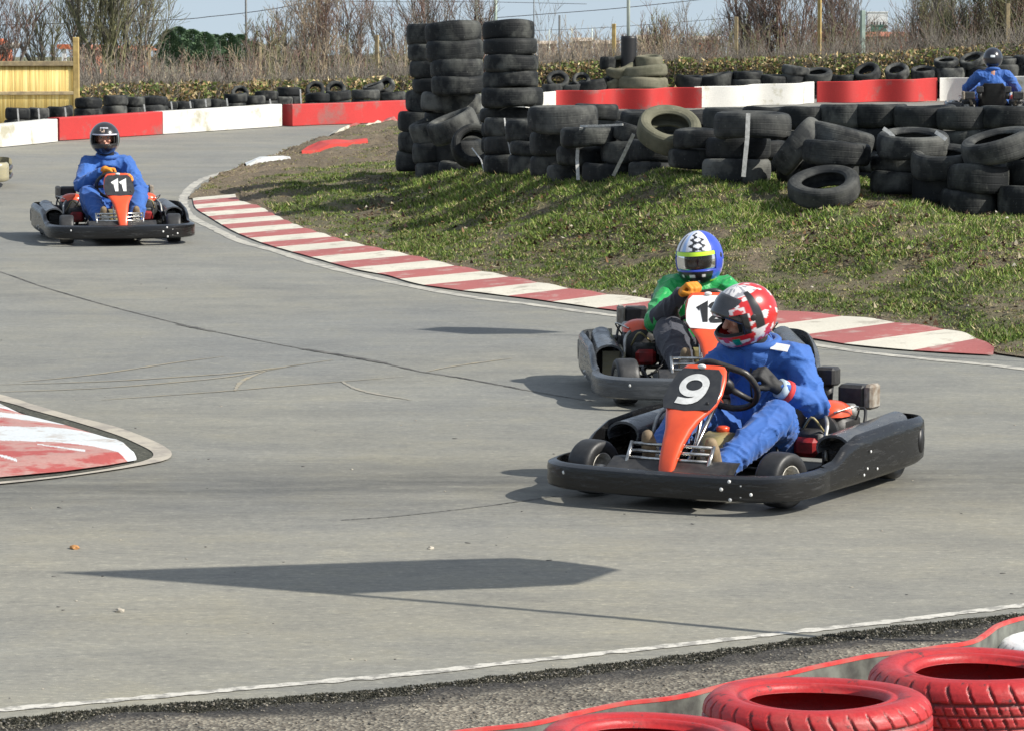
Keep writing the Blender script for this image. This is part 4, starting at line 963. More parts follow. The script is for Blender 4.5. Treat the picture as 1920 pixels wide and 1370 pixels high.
# hedges
def hedge(x0, x1, Y0f, ytop, label, n, seed, dark=False):
    r = random.Random(seed); pos, dr, sd, ln, wd, col = [], [], [], [], [], []
    for _ in range(n):
        px = r.uniform(x0, x1); Y = Y0f(px)+r.uniform(0, 1.5); b = P(px, 100, Y); g = gzf(b.x, b.y)+.02; top = P(px, interp(px, *ytop)+5*nz(px*.03, 3)+3*nz(px*.13, 8), Y).z
        q = r.random()**.75; z = lerp(g, top, q); bulge = .25*nz(px*.05, z*3)
        pos.append((b.x+r.uniform(-.02, .02), b.y+bulge, z)); v = rand_unit(r); v.z -= .2; dr.append(tuple(v.normalized())); s = v.cross(rand_unit(r)).normalized(); sd.append(tuple(s))
        ln.append(r.uniform(.04, .10)); wd.append(r.uniform(.014, .034))
        k = nz(px*.02, z*1.5, 5)
        c = r.choices([(.10, .13, .035), (.05, .07, .02), (.27, .20, .10), (.17, .11, .05), (.40, .34, .20), (.04, .03, .02)], (.30+k*.3, .16, .26-k*.2, .14, .06, .10))[0]; m = r.uniform(1.2, 2.1); col.append(tuple(a*m for a in c))
    o = tri_field('hedge', MT['blade'], pos, dr, sd, ln, wd, col, label, 'hedge'); del o['kind']
    mb = MB()
    for _ in range(int(n/40)):
        px = r.uniform(x0, x1); Y = Y0f(px)+r.uniform(.2, 1.2); b = P(px, 100, Y); g = gzf(b.x, b.y); top = P(px, interp(px, *ytop), Y).z
        p = Vector((b.x, b.y, g)); twig(mb, r, p, Vector((r.gauss(0, .2), r.gauss(0, .2), 1)).normalized(), (top-g)*.8, .01, 2, 0)
    mb.build('stems', MT['bark_grey'], o)
hedge(140, 800, lambda p: gY(p)+2.6, ([140, 250, 420, 600, 800], [163, 156, 154, 150, 140]), 'low brown and green clipped hedge behind the left barriers', 15000, 31)
hedge(985, 1960, lambda p: 70.3, ([985, 1100, 1400, 1600, 1750, 1960], [121, 114, 109, 101, 92, 78]), 'low brown and green clipped hedge behind the right barriers', 24000, 32)
# conifers far off
def conifer(px, Y, topy, w, label):
    r = random.Random(int(px)); b = P(px, 100, Y); g = gzf(b.x, b.y); H = P(px, topy, Y).z-g; W = w/(F/Y)
    root = empty('conifer', (b.x, b.y, g)); tag(root, label, 'tree', 'dark conifers on the left'); t = MB(); t.tube([(0, 0, 0), (0, 0, H*.95)], [.12, .02], 6); t.build('trunk', MT['bark_grey'], root)
    mb = MB()
    for _ in range(3200):
        q = r.random()**.8; z = H*(.06+.94*q); a_ = r.uniform(0, 6.28); rad = W*.62*(1-q**2.2)**.6*(1+.45*nz(z*2.6, px*.3, a_)+.3*nz(z*6, a_*2)); a = a_; rr = rad*r.uniform(.5, 1.15)
        p = Vector((rr*math.cos(a), rr*math.sin(a), z)); o = Vector((math.cos(a), math.sin(a), r.uniform(.1, .9))).normalized()*H*.07; s = rand_unit(r)*H*.028
        mb.add([p-s, p+s, p+o], [(0, 1, 2)], 0, False)
    mb.build('crown', MT['needles'], root)
for a in [(318,300,58,44,'dark conifer at the left end of the conifer group'),(335,320,52,50,'tall dark conifer, second in the group'),(360,310,57,50,'tallest-crowned dark conifer in the middle of the group'),(384,300,62,46,'dark conifer right of the middle of the group'),(404,330,66,48,'conifer with a flat top in the group'),(428,310,64,48,'conifer near the thin dark pole'),(450,320,66,46,'last conifer beside the thin dark pole'),(476,330,78,50,'low conifer right of the thin dark pole')]: conifer(*a)
def far_bush(px, Y, topy, w, label):
    r = random.Random(int(px)+1); b = P(px, 100, Y); g = gzf(b.x, b.y); H = P(px, topy, Y).z-g; W = w/(F/Y); mb = MB()
    for _ in range(3600):
        a = r.uniform(0, 6.28); q = r.random(); z = H*q*(.8+.2*nz(px*.1, q*3)); rr = W*.5*math.sqrt(max(0, 1-(q-.25)**2*1.5))*r.random()**.4*(.8+.4*nz(a, q*3, px)); p = Vector((b.x+rr*math.cos(a), b.y+.6*rr*math.sin(a), g+z)); s = rand_unit(r)*.05; t = rand_unit(r)*.11
        mb.add([p, p+s, p+t], [(0, 1, 2)], r.choice((0, 0, 1)), False)
    tag(mb.build('bush', [MT['scrub'], MT['scrub2']]), label, 'bush', 'dark far-off bushes')
for a in [(500,92,86,110,'dark green scrub bush right of the conifers'),(575,94,88,110,'dark green scrub bush left of the pale tree'),(640,92,90,100,'dark green scrub bush right of the pale tree'),(415,92,96,110,'dark green scrub bush under the flat conifer'),(600,88,98,120,'olive scrub bush behind the left hedge under the pale tree'),(540,90,100,90,'olive scrub bush behind the left hedge right of the thin dark pole'),(455,88,104,100,'olive scrub bush behind the left hedge at the thin dark pole'),(372,86,112,100,'olive scrub bush behind the left hedge below the conifers'),(700,88,98,110,'olive scrub bush around the fence post left of the tall columns'),(650,120,92,110,'dark brown-green scrub bush behind the brushwood below the pale tree'),(520,115,96,90,'dark scrub bush behind the brushwood beside the thin dark pole'),(380,112,108,110,'dark scrub bush behind the brushwood under the conifers'),(760,118,92,80,'dark scrub bush just left of the shaded tyre column'),(1420,112,66,130,'dark scrub bush behind the second right fence post'),(1545,110,66,110,'dark scrub bush behind the yellow fence post'),(1745,112,56,120,'dark scrub bush right of the green fence post'),(1900,108,30,170,'dark scrub bush in the upper right corner'),(700,170,92,130,'dark distant bush left of the tall tyre columns'),(560,180,96,150,'dark distant bush in the middle of the left background'),(1245,190,70,60,'dark distant bush behind the round bare shrub'),(1840,170,36,200,'dark distant bush behind the dense right corner')]: far_bush(*a)
# ------------------------------------------------------------ posts, poles, wires
def post(px, y0, y1, w, Y, mat, label, name='fence_post', cat='post', grp='wooden posts behind the hedges', n=4):
    t, b = P(px, y0, Y), P(px, y1, Y); g = gzf(b.x, b.y); s = F/Y; mb = MB()
    if n == 4: mb.box((0, 0, (t.z-g)/2), (w/s, w/s, t.z-g), 0, None, .006)
    else: mb.tube([(0, 0, 0), (0, 0, t.z-g)], w/s/2, n)
    o = mb.build(name, MT[mat], None, (b.x, b.y, g), (0, 0, R(rng.uniform(-25, 25)))); tag(o, label, cat, grp); return o
for a in [(280,84,160,6.5,68,'wood','pale fence post right of the olive tree'),(488,88,150,5,70,'wood','thin fence post beside the thin dark pole'),(707,66,150,7,70,'wood','fence post left of the tall tyre columns'),(1151,45,120,7,72.5,'wood_y','yellowish fence post left of the black sleeve'),(1380,32,120,7,72.5,'wood','fence post above the wavy white barrier'),(1536,-20,115,6.5,72.5,'wood_y','yellow post rising out of the picture'),(1617,20,110,8,72.5,'pole_g','dark green fence post below the white building'),(1888,7,100,8,73,'wood','last fence post at the upper right')]: post(*a)
for a in [(462,-40,140,4,86,'pole_d','thin dark pole rising beside the conifers'),(893,-40,100,6,90,'pole_g','grey-green lamp pole above the tall left column'),(929,-40,100,7,88,'pole_g','thicker lamp pole above the tall right column'),(1049,29,100,4,110,'pole_d','short dark utility pole right of the tall columns'),(1001,-40,100,2,95,'pole_d','very thin mast right of the tall columns'),(598,-30,120,6,100,'wood','rust-coloured far pole behind the pale tall tree')]:
    post(*a, name='pole', cat='pole', grp='thin poles against the sky', n=8)
def sleeve_pole():
    c = P(1179, 107, 68.0); root = empty('lamp_pole', (c.x, c.y, gzf(c.x, c.y))); tag(root, 'white-green lamp pole standing in a black ribbed sleeve', 'lamp pole'); s = F/68; g = root.location.z
    mb = MB(); z0, z1 = 0, P(1179, 68, 68).z-g; pr = []
    for i in range(25): z = lerp(z0, z1, i/24); pr.append((14.5/s*(1+.035*(i % 2)), z))
    pr.append((.03, z1)); mb.lathe(pr, 20); mb.build('sleeve', MT['dark'], root)
    mb = MB(); mb.tube([(-.01, 0, z1-.2), (-.01, 0, z1+3)], 3.2/s, 10); mb.build('pole', MT['pole_w'], root)
sleeve_pole()
def cable(pts, Y, label, rad=.012):
    mb = MB(); W = [P(x, y, Y) for x, y in pts]; mb.tube(resample(W, 24), rad, 5); tag(mb.build('cable', MT['cable']), label, 'cable', 'overhead cables')
cable([(-100,50),(295,39),(400,31),(480,22),(560,8),(640,-14)], 105, 'cable rising to the right across the left sky')
cable([(560,2),(760,4),(900,4),(1100,8)], 115, 'cable along the very top of the sky', .009)
cable([(900,36),(1020,27),(1160,16),(1330,-2)], 110, 'cable rising to the right in the middle sky')
cable([(990,58),(1100,54),(1250,44),(1460,26)], 100, 'lower faint cable in the middle sky', .007)
for i, (x, yt) in enumerate([(1030,56),(1072,52),(1110,54),(1215,52)]): post(x, yt, 100, 2.2, 96+i, 'pole_w', 'thin pale stake number-less among the stems, %s from the tall columns' % nm[i] if False else 'thin pale stake among the sparse stems, %s from the tall columns' % nm[i], 'stake', 'stake', 'thin pale stakes in the sparse stems', 5)
# ------------------------------------------------------------ cane fence
def cane_fence():
    Y = 54.6; a = P(-230, 205, Y); b = P(139, 188, Y+.6); root = empty('cane_fence', (b.x, b.y, base_z(b.x, b.y))); tag(root, 'yellow bamboo cane fence with pale rails and a tall post', 'fence')
    o0 = root.location.copy(); z0 = base_z(b.x, b.y)-o0.z; top = P(100, 119, Y).z-o0.z; A = Vector((a.x-b.x, a.y-b.y, 0)); L = A.length; d = A.normalized(); n = 150
    mb = MB(); r = random.Random(2); vs = []; fs = []
    for i in range(n*3+1):
        p = d*(L*i/(n*3)); q = -.012*abs(math.sin(math.pi*i/3)); zz = top+r.uniform(-.012, .012)*0
        vs += [(p.x, p.y+q-.02, z0-.02), (p.x, p.y+q-.02, zz), (p.x, p.y+.02, zz), (p.x, p.y+.02, z0-.02)]
    for i in range(n*3):
        for k in range(4): fs.append((i*4+k, i*4+4+k, i*4+4+(k+1) % 4, i*4+(k+1) % 4))
    mb.add(vs, fs, 0, True); mb.build('cane_panel', MT['cane'], root)
    for nm_, yy, h in (('rail', 120, .075), ('rail', 176, .055)):
        z = P(100, yy, Y).z-o0.z; mb = MB(); m = Matrix.Translation((d*(L/2)).to_3d()+Vector((0, -.05, z)))@Matrix.Rotation(math.atan2(d.y, d.x), 4, 'Z'); mb.box((0, 0, 0), (L, .05, h), 0, m, .006); mb.build(nm_, MT['wood'], root)
    zt = P(141, 70, Y).z-o0.z; mb = MB(); mb.box((.04, -.03, zt/2), (.09, .09, zt), 0, None, .008); mb.build('post', MT['wood_y'], root)
cane_fence()
# ------------------------------------------------------------ far buildings and machines
def house(name, x0, x1, y0, Y, wall, label, roof=None, depth=None, win=0, flat=False, group=None, cat='building'):
    s = F/Y; b = P((x0+x1)/2, 100, Y); g = min(gzf(b.x, b.y), P(0, 100, Y).z)-.2; w = (x1-x0)/s; top = P(x0, y0, Y).z-g; D = depth or w*.6; root = empty(name, (b.x, b.y, g)); tag(root, label, cat, group)
    ht = top if flat else top*.86
    mb = MB(); mb.box((0, D/2, ht/2), (w, D, ht), 0, None, .02); mb.build('wall', MT[wall], root)
    mb = MB(); e = .3
    if flat: mb.box((0, D/2, ht+.15), (w+.3, D+.3, .3), 0)
    else:
        h2 = top-ht; V = [(-w/2-e, -e, ht), (w/2+e, -e, ht), (w/2+e, D+e, ht), (-w/2-e, D+e, ht), (-w/2-e, D/2, ht+h2), (w/2+e, D/2, ht+h2)]
        mb.add(V, [(0, 1, 5, 4), (2, 3, 4, 5), (1, 2, 5), (3, 0, 4), (0, 3, 2, 1)], 0, False)
    mb.build('roof', MT[roof or 'roof_far'], root)
    for i in range(win):
        mb = MB(); mb.box((lerp(-w*.36, w*.36, (i+.5)/win), -.02, ht*.72), (w/win*.35, .06, ht*.16), 0); mb.build('window', MT['glass'], root)
house('white_building', 1626, 1664, 24, 1100, 'bwhite', 'white block building far off at the upper right', 'bwhite', None, 5, True)
house('green_building', 1634, 1662, 49, 1000, 'bgreen', 'low dark green building below the white block', 'bgreen', None, 2, True)
house('brick_house', 1540, 1700, 60, 520, 'brick', 'long red-brown brick building behind the right brushwood', 'brick', 12, 6)
house('brick_house', 143, 182, 84, 150, 'brick', 'narrow brick building right of the cane fence post', 'brick', 5, 2)
house('brick_house', 200, 258, 86, 145, 'brick', 'brick building with steep roof behind the olive tree', 'brick', 5, 2)
house('far_house', 1010, 1042, 77, 700, 'shed', 'pale far house just right of the tall columns', None, None, 3)
house('far_house', 1072, 1110, 71, 760, 'shed', 'pale far house with tan roof in the middle distance', None, None, 3)
house('far_house', 1116, 1160, 76, 640, 'shed', 'long pale far shed left of the black sleeve', None, None, 4)
house('far_house', 1196, 1225, 66, 720, 'shed', 'far house right of the white lamp pole', None, None, 2)
house('far_house', 1298, 1350, 68, 680, 'brick', 'reddish far roof behind the forked sapling', None, None, 3)
def digger():
    Y = 92.; o = P(20, 118, Y); root = empty('excavator', (o.x, o.y, gzf(o.x, o.y))); L0 = root.location; tag(root, 'orange excavator with pale arm and black strut above the cane fence', 'excavator')
    q = lambda x, y, yy=Y: P(x, y, yy)-L0; s = F/Y
    mb = MB(); c = q(-14, 106); mb.box((c.x, .6, c.z), (52/s, 1.2, 44/s), 0, None, .06); mb.box((c.x+.05, .6, c.z+26/s), (30/s, .9, 14/s), 0, None, .05); mb.build('cab', MT['orange_d'], root)
    mb = MB(); z = q(-14, 124).z; mb.box((c.x, .6, z/2), (60/s, 1.3, max(z, .1)), 0, None, .08); mb.build('tracks', MT['engine'], root)
    mb = MB(); mb.tube([q(2, 92), q(16, 86), q(38, 86)], [.1, .09, .06], 6); mb.build('boom', MT['shed'], root)
    mb = MB(); mb.tube([q(37, 84), q(47, 98), q(60, 122)], [.05, .045, .05], 6); mb.build('strut', MT['engine'], root)
digger()
def crossbar():
    Y = 90.; o = P(120, 118, Y); root = empty('height_gauge', (o.x, o.y, gzf(o.x, o.y))); L0 = root.location; tag(root, 'orange crossbar sign on a short white post left of the fence post', 'sign'); q = lambda x, y: P(x, y, Y)-L0; s = F/Y
    mb = MB(); a = q(120, 92); mb.box((a.x, 0, a.z/2), (8/s, 8/s, a.z), 0); mb.build('post', MT['bwhite'], root)
    mb = MB(); a = q(121, 88); mb.box((a.x, -.07, a.z), (26/s, .06, 9/s), 0); mb.build('board', MT['orange_d'], root)
crossbar()
# flags standing just outside the picture: their shadows fall across the track
def feather_flag(base, pole_px, sail_px, label, rad):
    bz = base_z(*base); k = 1/math.tan(SUN_EL); w = SW; u = Vector((.25, .97)); B = Vector(base)
    def solve(px, py):
        S = G(px, py); d = S.xy-B; a, b, c, e = w.x*k, u.x, w.y*k, u.y; det = a*e-b*c
        h = (d.x*e-b*d.y)/det; t = (a*d.y-d.x*c)/det; return Vector((u.x*t, u.y*t, h+S.z-bz))
    root = empty('feather_flag', (B.x, B.y, bz)); tag(root, label, 'flag')
    pts = [Vector((0, 0, -.02))]+[solve(*p) for p in pole_px]
    pts = [pts[0]]+resample(pts, 20)[1:]
    mb = MB(); mb.tube(pts, rad, 8); mb.build('pole', MT['steel'], root)
    V = [solve(*p) for p in sail_px]; mb = MB(); n = len(V); off = Vector((u.y, -u.x, 0))*.002
    mb.add([v+off for v in V]+[v-off for v in V], [tuple(range(n)), tuple(range(2*n-1, n-1, -1))]+[(i, n+i, n+(i+1) % n, (i+1) % n) for i in range(n)], 0, False); mb.build('sail', MT['flag'], root)
feather_flag((2.35, 12.55), [(1560,1195),(1100,1152),(640,1113),(350,1090),(115,1072)], [(115,1072),(350,1064),(600,1056),(800,1049),(960,1045),(1050,1051),(1120,1060),(1162,1067),(1125,1080),(1080,1095),(940,1102),(800,1106),(640,1113),(350,1090)], 'tall red feather flag standing off to the right, casting the long shadow', .021)
feather_flag((4.15, 21.9), [(1700,665),(1300,640),(1050,628),(880,624),(781,618)], [(781,618),(830,613),(900,614),(1000,618),(1060,623),(1000,626),(880,627)], 'second feather flag by the kerb off to the right', .010)
# ============================================================ karts (local frame: +Y forward, +X to the driver's right)
def digit_strokes(ch):
    if ch == '1': return [[(-.25, .66), (.10, .96), (.10, 0)]], .27
    if ch == '2': return [[(-.33, .72)]+[(.33*math.cos(a), .66+.27*math.sin(a)) for a in np.linspace(math.pi*.85, -.35, 9)]+[(-.33, .09), (.38, .09)]], .2
    if ch == '9': return [[(.36*math.cos(a), .63+.29*math.sin(a)) for a in np.linspace(0, 2*math.pi, 25)]+[(.36, .63)], [(.36, .66), (.34, .40), (.2, .16), (-.06, .075), (-.40, .12)]], .21
    return [], .2
def stroke_mesh(mb, pts, w, fr, mi=0):
    """flat thick strokes mapped by fr(x, y) -> 3-D"""
    P2 = [Vector(p) for p in pts]; k = len(P2); vs = []
    for i, p in enumerate(P2):
        t = (P2[min(i+1, k-1)]-P2[max(i-1, 0)]).normalized(); s = Vector((-t.y, t.x))*w/2
        if 0 < i < k-1:
            a = (P2[i]-P2[i-1]).normalized(); b = (P2[i+1]-P2[i]).normalized(); c = max(.5, (a+b).length/2); s /= c
        vs += [fr(*(p+s)), fr(*(p-s))]
    mb.add(vs, [(2*i+1, 2*i, 2*i+2, 2*i+3) for i in range(k-1)], mi, False)
def cmr(pts, n): return resample(pts, n)
def kart(name, loc, phi, number, label, plate='plate', digits='white', body='black', nose='orange', steer=0, box='black'):
    root = empty(name, (0, 0, 0)); tag(root, label, 'kart', 'racing karts')
    z = base_z(loc[0], loc[1]); tilt = Matrix.Rotation(math.atan(SL), 4, 'X')
    root.matrix_world = Matrix.Translation((loc[0], loc[1], z+.006))@tilt@Matrix.Rotation(R(phi), 4, 'Z')
    B = lambda mb, nm, m, par=root, a=None: mb.build(nm, MT[m] if isinstance(m, str) else [MT[q] for q in m], par, autos=a)
    # --- chassis
    mb = MB()
    rails = [[(-.30, -.62, .075), (-.30, .1, .06), (-.20, .55, .06), (-.16, .82, .075)], [(.30, -.62, .075), (.30, .1, .06), (.20, .55, .06), (.16, .82, .075)], [(-.30, -.6, .075), (.30, -.6, .075)], [(-.26, .3, .06), (.26, .3, .06)], [(-.17, .8, .075), (.17, .8, .075)], [(-.45, .60, .11), (.45, .60, .11)],
             [(-.28, -.1, .06), (-.52, -.1, .09)], [(.28, -.1, .06), (.52, -.1, .09)], [(-.28, -.5, .07), (-.5, -.5, .1)], [(.28, -.5, .07), (.5, -.5, .1)]]
    for q in rails: mb.tube(cmr(q, 10) if len(q) > 2 else q, .015, 8)
    B(mb, 'chassis', 'frame')
    mb = MB(); mb.box((0, .32, .048), (.46, .86, .012)); mb.box((0, -.3, .046), (.5, .5, .01)); B(mb, 'floor_pan', 'engine')
    mb = MB(); mb.tube([(-.62, -.5, .13), (.62, -.5, .13)], .02, 10); B(mb, 'axle', 'steel')
    # --- front bumper: one rounded strip, plus flared corner
    def strip(path, prof, mname, nm, n=70, par=root):
        pts = resample([Vector((x, y, 0)) for x, y in path], n); secs = []
        for i, p in enumerate(pts):
            t = pts[min(i+1, n-1)]-pts[max(i-1, 0)]; t.normalize(); s = Vector((t.y, -t.x, 0)); u = i/(n-1); z0, z1, th = prof(u, p)
            h = z1-z0; sec = []
            for a, b in [(0, 0), (.35, .02), (.9, .10), (1, .28), (.93, .5), (1, .72), (.9, .90), (.35, .985), (0, 1), (-.05, .9), (-.05, .1)]: sec.append(tuple(p+s*(th*a)+Vector((0, 0, z0+h*b))))
            secs.append(sec)
        mb = MB(); mb.loft(secs); return B(mb, nm, mname, par, 50)
    W = .635
    W -= .03
    front = [(W+.01, .47), (W+.015, .60), (W-.02, .76), (W-.12, .86), (.30, .905), (0, .925), (-.30, .905), (-W+.12, .86), (-W+.02, .76), (-W-.015, .60), (-W-.01, .47)]
    fb = strip([(-a, b) for a, b in front], lambda u, p: (.055, .178, -.045), body, 'front_bumper'); W += .0
    mb = MB()
    for cx, pts in ((-.42, [(0, .02), (.05, .035), (.085, .0), (.045, -.045), (.0, -.03), (-.045, -.02)]), (.47, [(0, .02)]), (.0, [])):
        for dx, dz in pts:
            mb = MB(); x = cx+dx; y = interp(abs(x), [0, .30, W-.12, W-.02], [.925, .905, .86, .76]); mb.ell((x, y+.048, .118+dz), (.0095, .006, .0095), 0, 8, 6); B(mb, 'bolt_head', 'white', fb)
    mb = MB(); mb.loft([[(x, .80, .11), (x, .90, .10), (x, .90, .125), (x, .74, .205), (x, .66, .20)] for x in (-.30, -.28, -.2, 0, .2, .28, .30)], smooth=False)
    B(mb, 'front_fairing', 'engine', root, 30)
    # --- side pods: wall, wrap to the rear, roll on top
    for sx, nm in ((1, 'side_pod'), (-1, 'side_pod')):
        path = [(W+.01, .47), (W+.02, .30), (W+.03, .05), (W+.045, -.30), (W+.04, -.60), (W-.01, -.735), (W-.14, -.775)]
        if sx < 0: path = [(-a, b) for a, b in path][::-1]
        else: pass
        def prof(u, p):
            y = p.y; top = interp(y, [-.8, -.3, .12, .27, .36, .52], [.285, .30, .285, .245, .195, .178]); bot = interp(y, [-.8, -.3, .1, .5], [.075, .062, .055, .055])
            return bot, top, .028
        pod = strip([(a, b) for a, b in (path if sx < 0 else path)], (lambda u, p: (prof(u, p)[0], prof(u, p)[1], .0-.03)), body if sx > 0 or body != 'black' else 'black', nm, 60)
        secs = []
        for i in range(13):
            y = lerp(.16, -.62, i/12); rz = lerp(.062, .05, i/12); rx_ = lerp(.085, .06, i/12); cz = lerp(.225, .262, i/12); cx = sx*(W-.065)
            secs.append([(cx+rx_*math.cos(a), y, cz+rz*math.sin(a)) for a in np.linspace(-.5, math.pi+.5, 12)]+[(cx+rx_*.88*math.cos(a), y, cz+rz*.86*math.sin(a)-.004) for a in np.linspace(math.pi+.4, -.4, 12)])
        mb = MB(); mb.loft(secs); B(mb, 'pod_cover', 'greyp' if body == 'black' else body, pod, 50)
        mb = MB(); mb.box((sx*(W-.10), .02, .16), (.13, .012, .15)); mb.box((sx*(W-.16), -.25, .15), (.012, .6, .16)); B(mb, 'pod_lining', box, pod)
        mb = MB(); mb.loft([[(sx*(W+.0685+dx), -.60+.036*math.cos(a), .18+.058*math.sin(a)) for a in np.linspace(0, 2*math.pi, 17)[:-1]] for dx in (0, .006)]); B(mb, 'vent_hole', 'dark', pod)
        mb = MB()
        for (y, zz) in ((-.40, .235), (-.40, .12), (.02, .20), (.10, .10), (.06, .125), (-.06, .11)): mb = MB(); mb.ell((sx*(W+.068), y, zz), (.004, .007, .007), 0, 8, 6); B(mb, 'bolt_head', 'white', pod)
    mb = MB(); mb.tube(cmr([(-W+.14, -.76, .20), (-.3, -.80, .2), (.3, -.80, .2), (W-.14, -.76, .20)], 12), .022, 10); mb.tube(cmr([(-W+.14, -.76, .11), (-.3, -.80, .11), (.3, -.80, .11), (W-.14, -.76, .11)], 12), .022, 10); B(mb, 'rear_bumper', 'black')
    # --- wheels
    for (x, y, rad, wd, st) in ((.475, .60, .127, .125, steer), (-.475, .60, .127, .125, steer), (.51, -.5, .137, .19, 0), (-.51, -.5, .137, .19, 0)):
        sgn = 1 if x > 0 else -1
        M_ = Matrix.Translation((x, y, rad))@Matrix.Rotation(R(st), 4, 'Z')@Matrix.Rotation(math.pi/2, 4, 'Y')
        h = wd/2
        pr = [(.068, -h*.75), (.08, -h*.95), (rad*.83, -h), (rad*.94, -h*.93), (rad*.985, -h*.78), (rad, -h*.5), (rad, h*.5), (rad*.985, h*.78), (rad*.94, h*.93), (rad*.83, h), (.08, h*.95), (.068, h*.75), (.066, 0)]
        mb = MB(); mb.lathe(pr, 40, 0, None, True); wh = mb.build('wheel', MT['kart_tyre'], root); wh.matrix_local = M_
        mb = MB(); mb.lathe([(.066, -h*.9), (.07, -h*.88), (.066, -h*.8), (.055, -h*.7), (.05, -h*.2), (.02, -h*.15), (.02, h*.15), (.05, h*.2), (.055, h*.7), (.066, h*.8), (.07, h*.88), (.066, h*.9), (.06, h*.6), (.06, -h*.6)], 28, 0, None, True)
        mb.tube([(0, 0, -h*1.0), (0, 0, h*1.0)], .016, 10)
        for k in range(3):
            a = k*2.094; mb.ell((.034*math.cos(a), .034*math.sin(a), sgn*h*.25), (.007, .007, .006), 0, 8, 6)
        mb.build('rim', MT['rim'], wh)
    # --- nose column and number plate
    prof = [(.82, .145, .030, .018), (.81, .17, .038, .022), (.785, .215, .044, .026), (.74, .275, .053, .03), (.68, .335, .066, .034), (.61, .385, .086, .036), (.555, .42, .112, .036), (.515, .45, .130, .034), (.465, .50, .138, .030), (.415, .56, .132, .028), (.372, .605, .114, .026), (.36, .622, .098, .02)]
    secs = []; prof = [(y+.03, zz-.012-.06*max(0, zz-.42), hw*.97, dp) if y < .66 else (y, zz, hw, dp) for y, zz, hw, dp in prof]
    for (y, zz, hw, dp) in prof:
        sec = []
        for a in np.linspace(0, 2*math.pi, 25)[:-1]:
            c, s = math.cos(a), math.sin(a); ex = .55
            sec.append((hw*abs(c)**ex*(1 if c > 0 else -1), y+dp*abs(s)**.8*(1 if s > 0 else -1)*.8, zz+dp*.35*s))
        secs.append(sec)
    mb = MB(); mb.loft(secs); npn = B(mb, 'nose_panel', nose, root, 60)
    mb = MB(); n0 = 6; dirp = Vector((0, -.36, .93)).normalized()
    def fr(u, v): # plate frame: u in metres across, v in metres up the panel from z=.43
        p0 = Vector((0, .603, .427)); u *= .97; t = Vector((0, .36-.555, .61-.42)).normalized(); nrm = Vector((0, t.z, -t.y)); return p0+Vector((-u, 0, 0))+t*v+nrm*(.006-.35*u*u)
    outl = [(-.118, -.004), (0, -.02), (.118, -.004), (.138, .045), (.134, .12), (.115, .205), (.09, .232), (-.09, .232), (-.115, .205), (-.134, .12), (-.138, .045)]
    G_N = 12; vs = []; cen = Vector((0, .095))
    for ring in range(5):
        for p in outl: q = cen.lerp(Vector(p), ring/4); vs.append(fr(q.x, q.y))
    k = len(outl); fs = [(r_*k+j, r_*k+(j+1) % k, (r_+1)*k+(j+1) % k, (r_+1)*k+j) for r_ in range(4) for j in range(k)]
    back = [v-Vector((0, .9, .4)).normalized()*.012 for v in vs[4*k:]]
    vs += back; fs += [(4*k+j, 4*k+(j+1) % k, 5*k+(j+1) % k, 5*k+j) for j in range(k)]
    mb.add(vs, fs, 0, False); pl = B(mb, 'number_plate', plate, npn)
    mb = MB(); nn = len(number); cw = .078 if nn > 1 else 0
    for i, ch in enumerate(number):
        st, wdt = digit_strokes(ch); cx = (i-(nn-1)/2)*cw*(1 if ch != '1' or number != '11' else .95); sc = .172 if nn == 1 else .145; sk = .72 if nn > 1 else .95
        for s_ in st:
            pp = resample([Vector((a, b, 0)) for a, b in s_], max(len(s_)*2, 6)) if ch != '1' else [Vector((a, b, 0)) for a, b in s_]
            stroke_mesh(mb, [(p.x, p.y) for p in pp], wdt, lambda a, b: fr(cx+a*sc*sk+(b-.5)*-.0*sc, (.022 if nn == 1 else .034)+b*sc)+Vector((0, .0028, .001)))
    if number: B(mb, 'race_number', digits, pl)
    mb = MB(); q = fr(0, .225); mb.ell((q.x, q.y-.01, q.z+.012), (.022, .012, .012), 0, 12, 8); B(mb, 'plate_bolt', 'white', pl); mb = MB(); mb.ell(tuple(fr(.100, .03)+Vector((0, .002, 0))), (.010, .004, .010), 0, 10, 6); B(mb, 'plate_hole', 'dark', pl)
    # --- steering
    mb = MB(); mb.tube([(0, .62, .14), (0, .195, .475)], .012, 8); mb.tube([(-.02, .60, .16), (-.05, .53, .40)], .009, 8); mb.tube([(.05, .62, .12), (.05, .50, .42)], .011, 8); B(mb, 'steering_column', 'steel')
    M_ = Matrix.Translation((0, .185, .49))@Matrix.Rotation(R(48), 4, 'X')@Matrix.Rotation(R(-steer*1.6), 4, 'Z')
    mb = MB(); rr = .162; pts = []
    for a in np.linspace(0, 2*math.pi, 33)[:-1]:
        x, y = rr*math.cos(a), rr*math.sin(a); y = min(y, rr*.86); pts.append((x, y, 0))
    mb.tube(pts, .0155, 10, 0, False, None, True); sw = B(mb, 'steering_wheel', 'grip'); sw.matrix_local = M_
    mb = MB(); mb.lathe([(0, .012), (.045, .012), (.05, 0), (.045, -.02), (0, -.03)], 16)
    for a in (R(90), R(200), R(340)): mb.tube([(0, 0, -.005), (.155*math.cos(a), .155*math.sin(a)*.95, 0)], [.018, .012], 8)
    sp = B(mb, 'spokes', 'engine'); sp.parent = sw
    # --- pedals, front rack of chrome bars
    mb = MB()
    for zz, yy in ((.265, .705), (.235, .725), (.205, .745), (.178, .765)): mb.tube([(-.185, yy, zz), (.225, yy, zz)], .0085, 8)
    for xx in (-.185, .225, .02): mb.tube([(xx, .70, .272), (xx, .775, .165)], .010, 8)
    B(mb, 'front_rack', 'steel')
